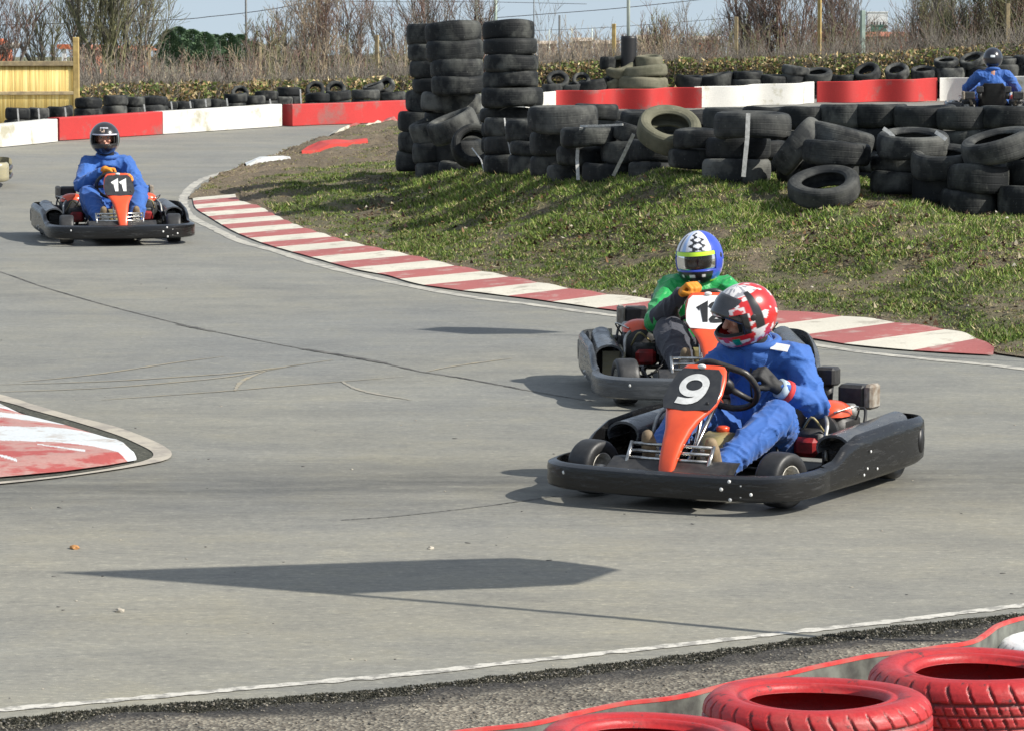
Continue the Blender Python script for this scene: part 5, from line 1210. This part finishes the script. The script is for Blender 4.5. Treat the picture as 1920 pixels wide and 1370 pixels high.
    for sx in (-1, 1):
        mb = MB(); mb.tube([(sx*.17, .60, .06), (sx*.17, .66, .2), (sx*.12, .665, .22)], .008, 6); mb.box((sx*.14, .668, .21), (.07, .01, .09)); B(mb, 'pedal', 'steel')
    # --- seat
    secs = []
    for (y, zz, w, dp) in [(.02, .13, .15, .02), (-.10, .085, .175, .05), (-.26, .075, .185, .10), (-.38, .12, .19, .14), (-.46, .24, .19, .13), (-.51, .38, .175, .09), (-.545, .50, .15, .05), (-.56, .55, .12, .02)]:
        f = clamp((-y-.1)/.3); ax = Vector((0, f, 1-f*.7)).normalized()
        sec = []
        for a in np.linspace(-math.pi/2, math.pi/2, 13):
            x = w*math.sin(a); h = dp*(1-math.cos(a)); sec.append((x, y+ax.y*h, zz+ax.z*h))
        for a in np.linspace(math.pi/2, -math.pi/2, 13):
            x = (w+.012)*math.sin(a); h = (dp)*(1-math.cos(a)); sec.append((x, y+ax.y*h-ax.y*.014, zz+ax.z*h-.014*ax.z))
        secs.append(sec)
    mb = MB(); mb.loft(secs); B(mb, 'seat', 'seat', root, 50)
    # --- engines left and right of the seat
    for sx in (-1, 1):
        e = MB(); c = sx*.335; ER = Matrix.Translation((0, .03, .035))
        e.box((c, -.36, .21), (.20, .24, .16), 0, None, .03); e.box((c-sx*.02, -.16, .17), (.15, .14, .13), 0, None, .02); e.lathe([(0, .0), (.085, .0), (.095, .02), (.095, .05), (.07, .062), (0, .062)], 20, 0, Matrix.Translation((c, -.235, .21))@Matrix.Rotation(-math.pi/2, 4, 'X'))
        for k in range(6): e.box((c, -.47, .15+k*.02), (.15, .06, .007), 0, None, .002)
        en = B(e, 'engine', 'engine', root, 40); en.location = (0, .03, .035)
        m = MB(); m.loft([[(c+.105*math.cos(a)*s, y, .285+.072*max(0, math.sin(a))**.8*s) for a in np.linspace(0, math.pi, 12)] for y, s in ((-.20, .55), (-.235, .92), (-.30, 1), (-.36, .92), (-.40, .6))]); B(m, 'engine_cover', 'orange', en, 60)
        m = MB(); m.box((c-sx*.02, -.085, .155), (.12, .05, .09), 0, None, .02); B(m, 'red_casing', 'engine_red', en)
        m = MB(); m.tube(cmr([(c-sx*.02, -.46, .2), (c-sx*.03, -.54, .24), (c, -.60, .3), (c, -.62, .36)], 10), .018, 8); m.box((c+sx*.09, -.62, .345), (.045, .115, .12), 0, None, .012); B(m, 'exhaust', 'rust', en); m = MB(); m.box((c, -.62, .345), (.14, .105, .11), 0, None, .015); B(m, 'silencer', 'engine', en)
        m = MB(); m.box((c-sx*.14, -.62, .43), (.10, .09, .09), 0, None, .012); m.tube([(c-sx*.14, -.6, .30), (c-sx*.14, -.62, .39)], .03, 10); B(m, 'air_filter', 'engine', en)
        m = MB(); m.tube(cmr([(c+sx*.07, -.10, .30), (c+sx*.10, -.05, .27), (c+sx*.11, 0, .19), (c+sx*.12, .01, .11)], 10), .010, 8); B(m, 'support_bar', 'alu', en); m = MB(); m.tube(cmr([(c-sx*.1, -.28, .33), (c-sx*.14, -.2, .40), (c-sx*.12, -.08, .33)], 8), .006, 6); B(m, 'fuel_hose', 'engine', en); m = MB()
        for q in ((c+sx*.05, -.232, .285), (c-sx*.06, -.232, .285), (c+.0, -.17, .20), (c+.03, -.17, .20)): m.ell(q, (.009, .006, .009), 0, 8, 6)
        B(m, 'engine_bolts', 'alu', en)
        m = MB(); m.box((c+sx*.05, -.5, .165), (.10, .12, .10), 0, None, .015); m.lathe([(0, -.012), (.08, -.012), (.085, 0), (.08, .012), (0, .012)], 24, 0, Matrix.Translation((sx*.27, -.5, .13))@Matrix.Rotation(math.pi/2, 4, 'Y')); B(m, 'chain_guard', 'alu', en)
        for q_, mt_, rd in (([(c-sx*.11, -.22, .16), (c-sx*.15, -.05, .25), (c-sx*.10, .06, .12), (c-sx*.02, .10, .07)], 'dark', .007), ([(c+sx*.10, -.40, .26), (c+sx*.14, -.32, .33), (c+sx*.07, -.2, .31)], 'steel', .005), ([(c-sx*.05, -.12, .24), (c+sx*.02, -.06, .30), (c+sx*.06, -.12, .22)], 'tank', .006), ([(c+sx*.02, -.44, .28), (c+sx*.10, -.5, .30), (c+sx*.13, -.42, .22)], 'dark', .008)):
            m = MB(); m.tube(cmr(q_, 10), rd, 6); B(m, 'hose', mt_, en)
        m = MB(); m.lathe([(0, 0), (.035, 0), (.04, .01), (.04, .05), (.03, .06), (0, .062)], 14, 0, Matrix.Translation((c+sx*.06, -.40, .27))); B(m, 'filter_can', 'alu', en)
        m = MB(); m.box((c-sx*.02, -.30, .295), (.13, .03, .05), 0, None, .008); B(m, 'carburettor', 'alu', en)
    mb = MB(); mb.loft([[(x*w, y, .09+h*zz) for x, zz in ((-1, 0), (-1.02, .7), (-.8, 1), (.8, 1), (1.02, .7), (1, 0))] for y, w, h in ((.10, .06, .10), (.13, .075, .16), (.22, .08, .185), (.32, .075, .165), (.36, .06, .11))]); tk = B(mb, 'fuel_tank', 'tank', root, 60)
    mb = MB(); mb.lathe([(0, .0), (.03, .0), (.032, .022), (.02, .028), (0, .03)], 14, 0, Matrix.Translation((0, .2, .272))); B(mb, 'cap', 'orange', tk)
    return root

# ============================================================ drivers
TS = bpy.data.scenes.new('workbench')
def capsule(bm, a, b, ra, rb, seg=12):
    a, b = Vector(a), Vector(b); d = b-a; L = d.length
    if L < 1e-5: L = 1e-5; d = Vector((0, 0, L))
    q = d.to_track_quat('Z', 'Y').to_matrix().to_4x4()
    bmesh.ops.create_icosphere(bm, subdivisions=2, radius=ra, matrix=Matrix.Translation(a)); bmesh.ops.create_icosphere(bm, subdivisions=2, radius=rb, matrix=Matrix.Translation(b))
    bmesh.ops.create_cone(bm, cap_ends=True, segments=seg*2, radius1=ra, radius2=rb, depth=L, matrix=Matrix.Translation((a+b)/2)@q)
def ellip(bm, c, r, M=None):
    m = Matrix.Translation(c)@Matrix.Diagonal((r[0], r[1], r[2], 1)); bmesh.ops.create_icosphere(bm, subdivisions=3, radius=1, matrix=(M@m) if M is not None else m)
def fuse(bm, name, mats, parent, voxel=.011, smooth=3, disp=None, extra=None):
    """union everything in bm into one continuous surface"""
    me = bpy.data.meshes.new('tmp'); bm.to_mesh(me); bm.free(); o = bpy.data.objects.new('tmp', me); TS.collection.objects.link(o)
    m = o.modifiers.new('r', 'REMESH'); m.mode = 'VOXEL'; m.voxel_size = voxel; m.use_smooth_shade = True
    if smooth: s = o.modifiers.new('s', 'SMOOTH'); s.factor = .5; s.iterations = smooth
    TS.view_layers[0].update(); dg = TS.view_layers[0].depsgraph; me2 = bpy.data.meshes.new_from_object(o.evaluated_get(dg)); bpy.data.objects.remove(o); bpy.data.meshes.remove(me)
    if disp:
        nv = len(me2.vertices); co = np.empty(nv*3, np.float32); no = np.empty(nv*3, np.float32); me2.vertices.foreach_get('co', co); me2.vertices.foreach_get('normal', no)
        co = co.reshape(-1, 3); no = no.reshape(-1, 3); d = np.array([disp(Vector(p), None) for p in co], np.float32)[:, None]; me2.vertices.foreach_set('co', (co+no*d).ravel())
    me2.name = name
    for q in mats: me2.materials.append(MT[q])
    for p in me2.polygons: p.use_smooth = True
    if extra:   # add small features (eyes, lips) to the same mesh
        b2 = bmesh.new(); b2.from_mesh(me2); extra(b2); b2.to_mesh(me2); b2.free()
    me2.update(); return link(name, me2, parent)
def folds(amp=.011, seed=0, pts=()):
    def f(c, n):
        j = 0
        for q, ax in pts:
            d = (c-q).length
            if d < .15: j += .0075*(1-d/.15)*math.sin((c-q).dot(ax)*150+2.2*noise.noise(c*14)+2*noise.noise(c*31))*(.4+noise.noise(c*9+Vector((seed, 0, 0)))*1.2)
        v = Vector((c.x*6+seed, c.y*6, c.z*5)); w = noise.noise(v*.8)*1.3; a = 1-abs(noise.noise(Vector((v.x+w, v.y-w, v.z*2.0+w)))*2.0); a2 = 1-abs(noise.noise(Vector((v.y*1.7-w, v.z*1.5+w, v.x*2.3)))*2.0)
        return amp*(max(a, 0)**4*1.1+max(a2, 0)**5*.6-.5)+j
    return f
def helmet(parent, M, colf, visor, size=(.122, .150, .136), raised=0, strip=None, vspan=None):
    az = sorted(set(list(np.linspace(-180, 180, 121))+[-63, 63])); el = sorted(set(list(np.linspace(-64, 90, 78))+[-19, 21]))
    mb = MB(); cols = []; idx = {}
    def pt(a, e, k=1.0):
        ar, er = R(a), R(e); x = math.sin(ar)*math.cos(er); y = math.cos(ar)*math.cos(er); z_ = math.sin(er)
        chin = max(0, math.cos(ar))**2*clamp((-e-2)/30)*(.022); sx, sy, sz = size
        fl = 1-.10*clamp((-e-35)/30)
        return Vector((x*sx*k*fl, (y*sy*k+chin)*(fl if y < 0 else 1), z_*sz*k*(1 if e > 0 else 1.02)))
    for i, e in enumerate(el):
        for j, a in enumerate(az[:-1]):
            idx[i, j] = len(mb.v); mb.v.append(tuple(M@pt(a, e))); c = colf(a, e); cols.append((c[0], c[1], c[2], 1))
    nj = len(az)-1
    for i in range(len(el)-1):
        for j in range(nj):
            a = (az[j]+az[j+1])/2; e = (el[i]+el[i+1])/2
            # rounded eye opening
            if -19 < e < 21 and abs(a) < 63: continue
            mb.f.append((idx[i, j], idx[i+1, j], idx[i+1, (j+1) % nj], idx[i, (j+1) % nj])); mb.m.append(0); mb.s.append(True)
    mb.c = cols
    h = mb.build('helmet', MT['helmet'], parent)
    so = h.modifiers.new('thick', 'SOLIDIFY'); so.thickness = .014; so.offset = 1
    # rim gasket and bottom rim
    g = MB(); loop = [(a, 21) for a in np.linspace(-60, 60, 15)]+[(63, 17), (64, 8), (64, -6), (63, -15)]+[(a, -19) for a in np.linspace(60, -60, 15)]+[(-63, -15), (-64, -6), (-64, 8), (-63, 17)]
    g.tube([M@pt(a, e, 1.0) for a, e in loop], .0085, 8, 0, False, None, True); g.tube([M@pt(a, -63.5, 1.0) for a in np.linspace(-180, 180, 37)[:-1]], .010, 8, 0, False, None, True); g.build('gasket', MT['lining'], h)
    # lining: dark inside shell with the face opening left free
    g = MB(); vs = []; ee = np.linspace(-60, 88, 16); aa = np.linspace(52, 308, 30)
    for e in ee:
        for a in aa: vs.append(M@pt(a, e, .90))
    g.add(vs, [(i*30+j, i*30+j+1, (i+1)*30+j+1, (i+1)*30+j) for i in range(15) for j in range(29)]); g.build('lining', MT['lining'], h)
    if visor:
        piv = Matrix.Rotation(R(raised), 4, 'X'); V = MB(); vs = []; aa = np.linspace(-72, 72, 31); ee = np.linspace(*(vspan or (-19, 24)), 9)
        for k in (1.075, 1.06):
            for e in ee:
                for a in aa: sh = 1-.10*(abs(a)/72)**6; vs.append(M@(piv@pt(a, e*sh+1, k)))
        n1 = 31*9; fs = []
        for i in range(8):
            for j in range(30): q = i*31+j; fs.append((q, q+1, q+32, q+31)); fs.append((n1+q, n1+q+31, n1+q+32, n1+q+1))
        for j in range(30): fs.append((j+1, j, n1+j, n1+j+1)); t = 8*31+j; fs.append((t, t+1, n1+t+1, n1+t))
        for i in range(8): t = i*31; fs.append((t, t+31, n1+t+31, n1+t)); t = i*31+30; fs.append((t+31, t, n1+t, n1+t+31))
        V.add(vs, fs); v = V.build('visor', MT[visor], h)
        if strip:
            S = MB(); vs = []; ee = np.linspace(strip[0], strip[1], 4); 
            for e in ee:
                for a in aa: vs.append(M@(piv@pt(a*.93, e, 1.085)))
            S.add(vs, [(i*31+j, i*31+j+1, (i+1)*31+j+1, (i+1)*31+j) for i in range(3) for j in range(30)]); S.build('visor_strip', MT[strip[2]], v)
    for s in (-1, 1):
        g = MB(); p0 = pt(s*86, 6, 1.06); g.ell((0, 0, 0), (.008, .024, .024), 0, 14, 8, M@Matrix.Translation(p0)); g.build('visor_pivot', MT['dark'], h)
    return h
def hand(bm, wrist, dirv, palm_n, grip=1.0, side=1, sc=1.0):
    """palm with four unequal curled fingers and a thumb leaving the side of the palm"""
    w = Vector(wrist); d = Vector(dirv).normalized(); n = Vector(palm_n); n = (n-d*n.dot(d)).normalized(); s = d.cross(n)*side
    P_ = lambda a, b, c: w+(d*a+s*b+n*c)*sc
    capsule(bm, w, P_(.03, 0, 0), .027*sc, .03*sc)
    for b in (-.03, -.01, .01, .03): capsule(bm, P_(.02, b*.7, 0), P_(.088-abs(b)*.15, b, 0), .017*sc, .0145*sc)
    for i, (b, L) in enumerate(((-.033, .036), (-.011, .044), (.011, .041), (.033, .031))):
        a0 = P_(.088-abs(b)*.15, b, 0); ang = 0; p = a0; rr = .0115
        for k, (l, c) in enumerate(((L, 62), (L*.72, 70), (L*.55, 45))):
            ang += R(c)*grip; q = p+(d*math.cos(ang)+n*math.sin(ang))*l*sc; capsule(bm, p, q, rr*sc, (rr-.001)*sc); p = q; rr -= .0012
    t0 = P_(.028, -.034, .012); t1 = P_(.058, -.056, .030); t2 = P_(.078, -.044, .050); t3 = P_(.088, -.022, .058)
    capsule(bm, t0, t1, .0155*sc, .013*sc); capsule(bm, t1, t2, .013*sc, .012*sc); capsule(bm, t2, t3, .012*sc, .0105*sc)
def driver(kroot, label, J, suit, colf, visor, hsize=(.122, .150, .136), raised=0, strip=None, vspan=None, glove=('gloveb', 'gloveb'), sleeve=None, face=True, cuff=None, boots=True, patch=False, arms_grip=(1, 1)):
    root = empty('person'); root.matrix_world = kroot.matrix_world.copy(); tag(root, label, 'person', 'kart drivers')
    hc = Vector(J['head']); M = Matrix.Translation(hc)@Matrix.Rotation(R(J.get('yaw', 0)), 4, 'Z')@Matrix.Rotation(R(J.get('roll', 0)), 4, 'Y')@Matrix.Rotation(R(J.get('pitch', 0)), 4, 'X')
    ch, pel, sl, sr = Vector(J['chest']), Vector(J['pelvis']), Vector(J['shL']), Vector(J['shR']); nk = (sl+sr)/2+Vector((0, 0, .05))
    arms = [(J['shR'], J['elR'], J['haR']), (J['shL'], J['elL'], J['haL'])]; legs = [(J['kneeR'], J['ankR']), (J['kneeL'], J['ankL'])]
    # body under the clothes: one continuous surface with face, neck, trunk and limbs
    bm = bmesh.new()
    ellip(bm, (0, -.008, .005), (.075, .092, .112), M); ellip(bm, (0, .045, -.06), (.052, .05, .05), M)
    capsule(bm, M@Vector((0, .088, .012)), M@Vector((0, .112, -.022)), .010, .0155); ellip(bm, (0, .082, .034), (.05, .014, .009), M)
    ellip(bm, (-.036, .068, -.015), (.02, .02, .018), M); ellip(bm, (.036, .068, -.015), (.02, .02, .018), M); ellip(bm, (0, .086, -.05), (.024, .014, .012), M); ellip(bm, (0, .08, -.085), (.022, .02, .018), M)
    for s in (-1, 1): ellip(bm, (s*.078, -.005, 0), (.01, .02, .03), M)
    capsule(bm, M@Vector((0, -.03, -.06)), nk, .055, .058); capsule(bm, nk, ch, .07, .11); capsule(bm, ch, pel, .12, .12)
    for a, b, c in arms: capsule(bm, nk.lerp(Vector(a), .5), a, .05, .05); capsule(bm, a, b, .045, .035); capsule(bm, b, c, .034, .025)
    for i, (k_, an) in enumerate(legs):
        hip = pel+Vector((.09*(1 if i == 0 else -1), .05, 0)); capsule(bm, hip, k_, .07, .05); capsule(bm, k_, an, .045, .032)
    def eyes(b2):
        for s in (-1, 1):
            for r_, mi, off in ((.0135, 1, 0), (.0075, 2, .0085)):
                g = bmesh.ops.create_icosphere(b2, subdivisions=2, radius=r_, matrix=M@Matrix.Translation((s*.031, .077+off, .016)))
                for v in g['verts']:
                    for f in v.link_faces: f.material_index = mi; f.smooth = True
        g = bmesh.ops.create_icosphere(b2, subdivisions=2, radius=1, matrix=M@Matrix.Translation((0, .097, -.052))@Matrix.Diagonal((.022, .006, .006, 1)))
        for v in g['verts']:
            for f in v.link_faces: f.material_index = 3; f.smooth = True
        for s in (-1, 1):
            g = bmesh.ops.create_icosphere(b2, subdivisions=2, radius=1, matrix=M@Matrix.Translation((s*.03, .092, .042))@Matrix.Diagonal((.019, .005, .0045, 1)))
            for v in g['verts']:
                for f in v.link_faces: f.material_index = 2; f.smooth = True
    fuse(bm, 'body', ['skin', 'eyew', 'eyed', 'lip'], root, .0085, 2, None, eyes)
    # overall
    JP = []
    for a, b, c in arms: a, b, c = Vector(a), Vector(b), Vector(c); JP += [(b, (c-a).normalized()), (a, (b-a).normalized()), (b.lerp(c, .7), (c-b).normalized())]
    for i, (k_, an) in enumerate(legs): k_, an = Vector(k_), Vector(an); JP += [(k_, (an-pel).normalized()), (k_.lerp(an, .7), (an-k_).normalized()), (pel+Vector((.12*(1 if i == 0 else -1), .12, .05)), (k_-pel).normalized())]
    JP.append((pel.lerp(ch, .4)+Vector((0, .12, 0)), Vector((0, 0, 1))))
    bm = bmesh.new()
    ellip(bm, pel+Vector((0, .02, .02)), (.18, .14, .125)); ellip(bm, pel.lerp(ch, .5)+Vector((0, .03, 0)), (.165, .135, .18)); ellip(bm, ch+Vector((0, .01, .0)), (.18, .135, .17))
    capsule(bm, sl, sr, .08, .08); capsule(bm, nk+Vector((0, .01, -.05)), nk+Vector((0, .01, -.01)), .10, .086)
    for a, b, c in arms:
        a, b, c = Vector(a), Vector(b), Vector(c); capsule(bm, a, b, .078, .065); e = b.lerp(c, .78 if cuff else .86)
        if not sleeve: capsule(bm, b, e, .066, .046)
        else: capsule(bm, b, b.lerp(c, .12), .072, .066)
    for i, (k_, an) in enumerate([] if J.get('trousers') else legs):
        hip = pel+Vector((.10*(1 if i == 0 else -1), .04, -.01)); capsule(bm, hip, k_, .115, .088); capsule(bm, k_, Vector(k_).lerp(Vector(an), .92), .09, .062)
    fuse(bm, 'overall', [suit], root, .0095, 3, folds(.011, hc.x*50+hc.z*30, JP))
    if sleeve:
        for a, b, c in arms: bm = bmesh.new(); b, c = Vector(b), Vector(c); capsule(bm, b, b.lerp(c, .88), .066, .045); fuse(bm, 'forearm_sleeve', [sleeve], root, .009, 3, folds(.008, 4))
    if J.get('trousers'):
        bm = bmesh.new(); ellip(bm, pel+Vector((0, .03, .03)), (.205, .17, .14))
        for i, (k_, an) in enumerate(legs): hip = pel+Vector((.10*(1 if i == 0 else -1), .04, -.01)); capsule(bm, hip, k_, .125, .096); capsule(bm, k_, Vector(k_).lerp(Vector(an), .95), .097, .068)
        fuse(bm, 'trousers', [J['trousers']], root, .01, 3, folds(.010, 9))
    # collar
    mb = MB(); pts = [nk+Vector((.088*math.cos(a), .075*math.sin(a)+.012, .028+.02*math.sin(a*1)*-1)) for a in np.linspace(0, 2*math.pi, 25)[:-1]]
    mb.tube(pts, .021, 10, 0, False, None, True); mb.build('collar', MT[suit if suit != 'green' else 'gloveb'], root)
    zm = MB(); zm.tube([nk.lerp(ch, t_)+Vector((0, .075+.075*min(1, t_*1.6), 0)) for t_ in (0, .3, .6, .9, 1.2)], .0055, 6); zm.build('zip', MT['dark'], root)
    # balaclava / neck cloth
    bm = bmesh.new(); capsule(bm, M@Vector((0, .0, -.085)), nk, .078, .07); fuse(bm, 'neck_cloth', ['lining'], root, .009, 2)
    for i, (a, b, c) in enumerate(arms):
        b, c = Vector(b), Vector(c); dv = (c-b).normalized(); key = 'R' if i == 0 else 'L'
        bm = bmesh.new(); hand(bm, c-dv*.015, J.get('hd'+key, dv), J.get('hn'+key, (0, 0, -1)), arms_grip[i], 1 if i == 0 else -1, 1.08); capsule(bm, c-dv*.05, c-dv*.0, .036, .033)
        g = fuse(bm, 'glove', [glove[i]], root, .0062, 1)
        if cuff and i in cuff:
            q = c-dv*.055; m = MB(); m.tube([q-dv*.012, q+dv*.022], .047, 16); m.build('cuff', MT['cuff'], root); m = MB(); m.tube([q-dv*.038, q-dv*.014], .054, 16); m.build('cuff_band', MT['cuffred'], root)
    if boots:
        for (k_, an) in legs:
            an = Vector(an); bm = bmesh.new(); capsule(bm, an+Vector((0, .0, .0)), an+Vector((0, .035, -.045)), .05, .042); capsule(bm, an+Vector((0, .03, -.03)), an+Vector((0, .075, .10)), .042, .036); capsule(bm, an+Vector((0, .04, -.04)), an+Vector((0, .085, .13)), .036, .03)
            fuse(bm, 'shoe', ['boot'], root, .008, 2)
    if patch:
        c = Vector(J['patch']); n = Vector(J['patchn']).normalized(); t = Vector((1, 0, 0)); t = (t-n*t.dot(n)).normalized(); u = n.cross(t); m = MB()
        m.box((0, 0, 0), (.085, .045, .004), 0, Matrix.Translation(c)@Matrix(((t.x, u.x, n.x, 0), (t.y, u.y, n.y, 0), (t.z, u.z, n.z, 0), (0, 0, 0, 1)))); m.build('badge', MT['white'], root)
    h = helmet(root, M, colf, visor, hsize, raised, strip, vspan)
    return root, M, h

# helmet paint, as regions of azimuth (0 = front, + = wearer's right) and elevation
RED, WHT, BLK, GRN, BLU, LBL, YEL = (.55, .02, .02), (.72, .70, .70), (.015, .015, .017), (.0, .25, .15), (.03, .07, .5), (.35, .5, .8), (.6, .85, .03)
def paint_red(a, e):
    n = nz(a*.03, e*.04, 3); n2 = nz(a*.06, e*.075, 9)
    if e < -52: return BLK
    if e < 21 and e > -20 and abs(a) < 78: return BLK
    if -46 < e <= -20:
        if abs(a) < 80:
            if -46 < e < -25:
                if -32 < a < -8: return WHT if n2 < .25 else RED
                if -52 < a < -38: return GRN
                if abs(a) < 8: return BLK if n2 > .1 else RED
            return RED if n < .22 else WHT
    if 70 < (a % 360) < 130 or 70 < (-a % 360) < 104:
        if e > -16: 
            if 84 < abs(a if abs(a) < 180 else 0) < 106 and e < 62: return BLK
        if e < 4: return WHT if n2 > -.1 else RED
    if e > 52 and abs(a) < 140: return WHT if n2 > -.12 else (.3, .3, .33)
    if abs(a) < 75 and 21 < e < 34: return WHT if n2 > .0 else RED
    if n2 > .30: return WHT
    return RED
def paint_blue(a, e):
    n2 = nz(a*.12, e*.12, 4)
    if abs(a) < 68 and e > 21:
        x = a/68.; z_ = (e-21)/69.
        if abs(x-.62) < .06 and z_ < .6: return BLK
        zig = .10*math.sin(e*.42)
        if z_ < .75 and abs(x+.05-zig) < .11: return BLK
        if z_ < .5 and abs(x+.42+zig) < .08: return BLK
        if abs(x-.33) < .09: return LBL
        if x < -.75: return BLU
        return (.68, .70, .76)
    if e < -20 and abs(a) < 55: return WHT if (abs(e+30) < 4 and (abs(a) < 9 or 24 < abs(a) < 34)) or (abs(e+46) < 5 and 14 < abs(a) < 20) else BLK
    if e < -42: return YEL if e > -50 and abs(a) < 100 else BLK
    if -30 < e < -2 and 95 < abs(a) < 150 and (int(a/6) % 2 == 0 or abs(e+16) < 3): return WHT
    return BLU
def paint_black(a, e):
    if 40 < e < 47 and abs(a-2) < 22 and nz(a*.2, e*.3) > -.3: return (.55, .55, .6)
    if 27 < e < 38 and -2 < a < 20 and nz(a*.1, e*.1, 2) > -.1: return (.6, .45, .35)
    if e < 21 and 64 < abs(a) < 74 and e > -30: return (.2, .23, .24)
    return BLK
def paint_far(a, e):
    if abs(abs(a)-180) < 24 and 2 < e < 15 and a > 0: return (.75, .78, .8)
    if abs(abs(a)-180) < 4 and 2 < e < 15: return (.75, .78, .8)
    return (.012, .013, .02)

# --- kart nine, nearest
k9 = kart('go_kart', (1.08, 17.05), 152, '9', 'nearest kart with orange-red nose panel carrying a white 9 on black', steer=-14)
driver(k9, 'driver in blue overalls and red and white helmet leaning in the nearest kart', dict(
    head=(.03, -.10, .795), yaw=-38, pitch=-20, roll=-8, chest=(-.01, -.25, .43), pelvis=(-.0, -.25, .17), shR=(.14, -.14, .575), shL=(-.18, -.22, .59),
    elR=(.27, .08, .41), haR=(.155, .22, .52), elL=(-.325, -.15, .375), haL=(-.185, .04, .485), hdL=(.45, .35, .55), hnL=(.9, -.1, -.25), hnR=(-.4, .3, -.6),
    kneeR=(.17, .22, .36), ankR=(.155, .60, .17), kneeL=(-.25, .14, .345), ankL=(-.155, .58, .15), patch=(-.145, -.125, .645), patchn=(-.15, .6, .75)),
    'blue', paint_red, 'visor', raised=40, glove=('gloveb', 'gloveb'), cuff=(1,), patch=True)
# --- kart twelve, just behind
k12 = kart('go_kart', (1.09, 20.85), 182, '12', 'grey-sided kart with white plate reading 12, just behind the nearest kart', plate='platew', digits='dark', body='greyp', box='cream', steer=8)
driver(k12, 'smaller driver in green jacket with blue and white helmet behind the nearest kart', dict(
    head=(-.01, -.24, .745), yaw=-22, pitch=-4, roll=3, chest=(0, -.30, .43), pelvis=(0, -.28, .17), shR=(.165, -.26, .57), shL=(-.165, -.26, .57),
    elR=(.27, .02, .40), haR=(.115, .26, .60), elL=(-.27, .02, .40), haL=(-.15, .22, .54), hnR=(-.3, .4, -.6), hnL=(.3, .4, -.6),
    kneeR=(.19, .14, .36), ankR=(.14, .54, .16), kneeL=(-.19, .14, .36), ankL=(-.14, .54, .16), trousers='dgrey'),
    'green', paint_blue, 'clear', hsize=(.124, .15, .15), strip=(12, 24, 'acid'), glove=('gloveo', 'gloveo'), sleeve='dgrey')
# --- kart eleven, far left
k11 = kart('go_kart', (-3.61, 32.75), 193, '11', 'kart with orange-red nose and white 11 on black, alone on the left', steer=-6)
driver(k11, 'driver in blue overalls and plain black helmet in the kart on the left', dict(
    head=(.03, -.26, .885), yaw=-8, pitch=-2, chest=(.02, -.34, .50), pelvis=(.0, -.28, .18), shR=(.175, -.30, .655), shL=(-.165, -.30, .65),
    elR=(.28, -.02, .47), haR=(.08, .18, .63), elL=(-.27, -.0, .42), haL=(-.13, .22, .55), hdR=(-.9, .15, -.1), hnR=(-.2, .5, -.8), hnL=(.3, .3, -.8),
    kneeR=(.23, .16, .40), ankR=(.15, .55, .17), kneeL=(-.22, .16, .39), ankL=(-.14, .55, .17)),
    'blue', paint_black, 'visorw', raised=0, vspan=(15, 25), glove=('gloveo', 'gloveo'))
# --- far kart, seen from behind
kf = kart('go_kart', (6.85, 52.0), -4, '', 'distant kart seen from behind beyond the tyre wall', nose='yellow', box='yellow')
driver(kf, 'driver in blue overalls and black helmet seen from behind, far right', dict(
    head=(.0, -.30, .90), yaw=-12, pitch=-3, chest=(0, -.38, .52), pelvis=(0, -.30, .18), shR=(.20, -.36, .66), shL=(-.20, -.36, .66),
    elR=(.36, -.08, .46), haR=(.14, .22, .52), elL=(-.36, -.08, .46), haL=(-.14, .22, .52), kneeR=(.2, .14, .38), ankR=(.14, .54, .16), kneeL=(-.2, .14, .38), ankL=(-.14, .54, .16)),
    'blue', paint_far, 'visor')
# --- kart just entering at the left edge
kl = kart('go_kart', (-6.42, 40.6), 96, '7', 'cream-sided kart of which only one end shows at the left edge', body='cream', box='cream')
bpy.data.scenes.remove(TS)
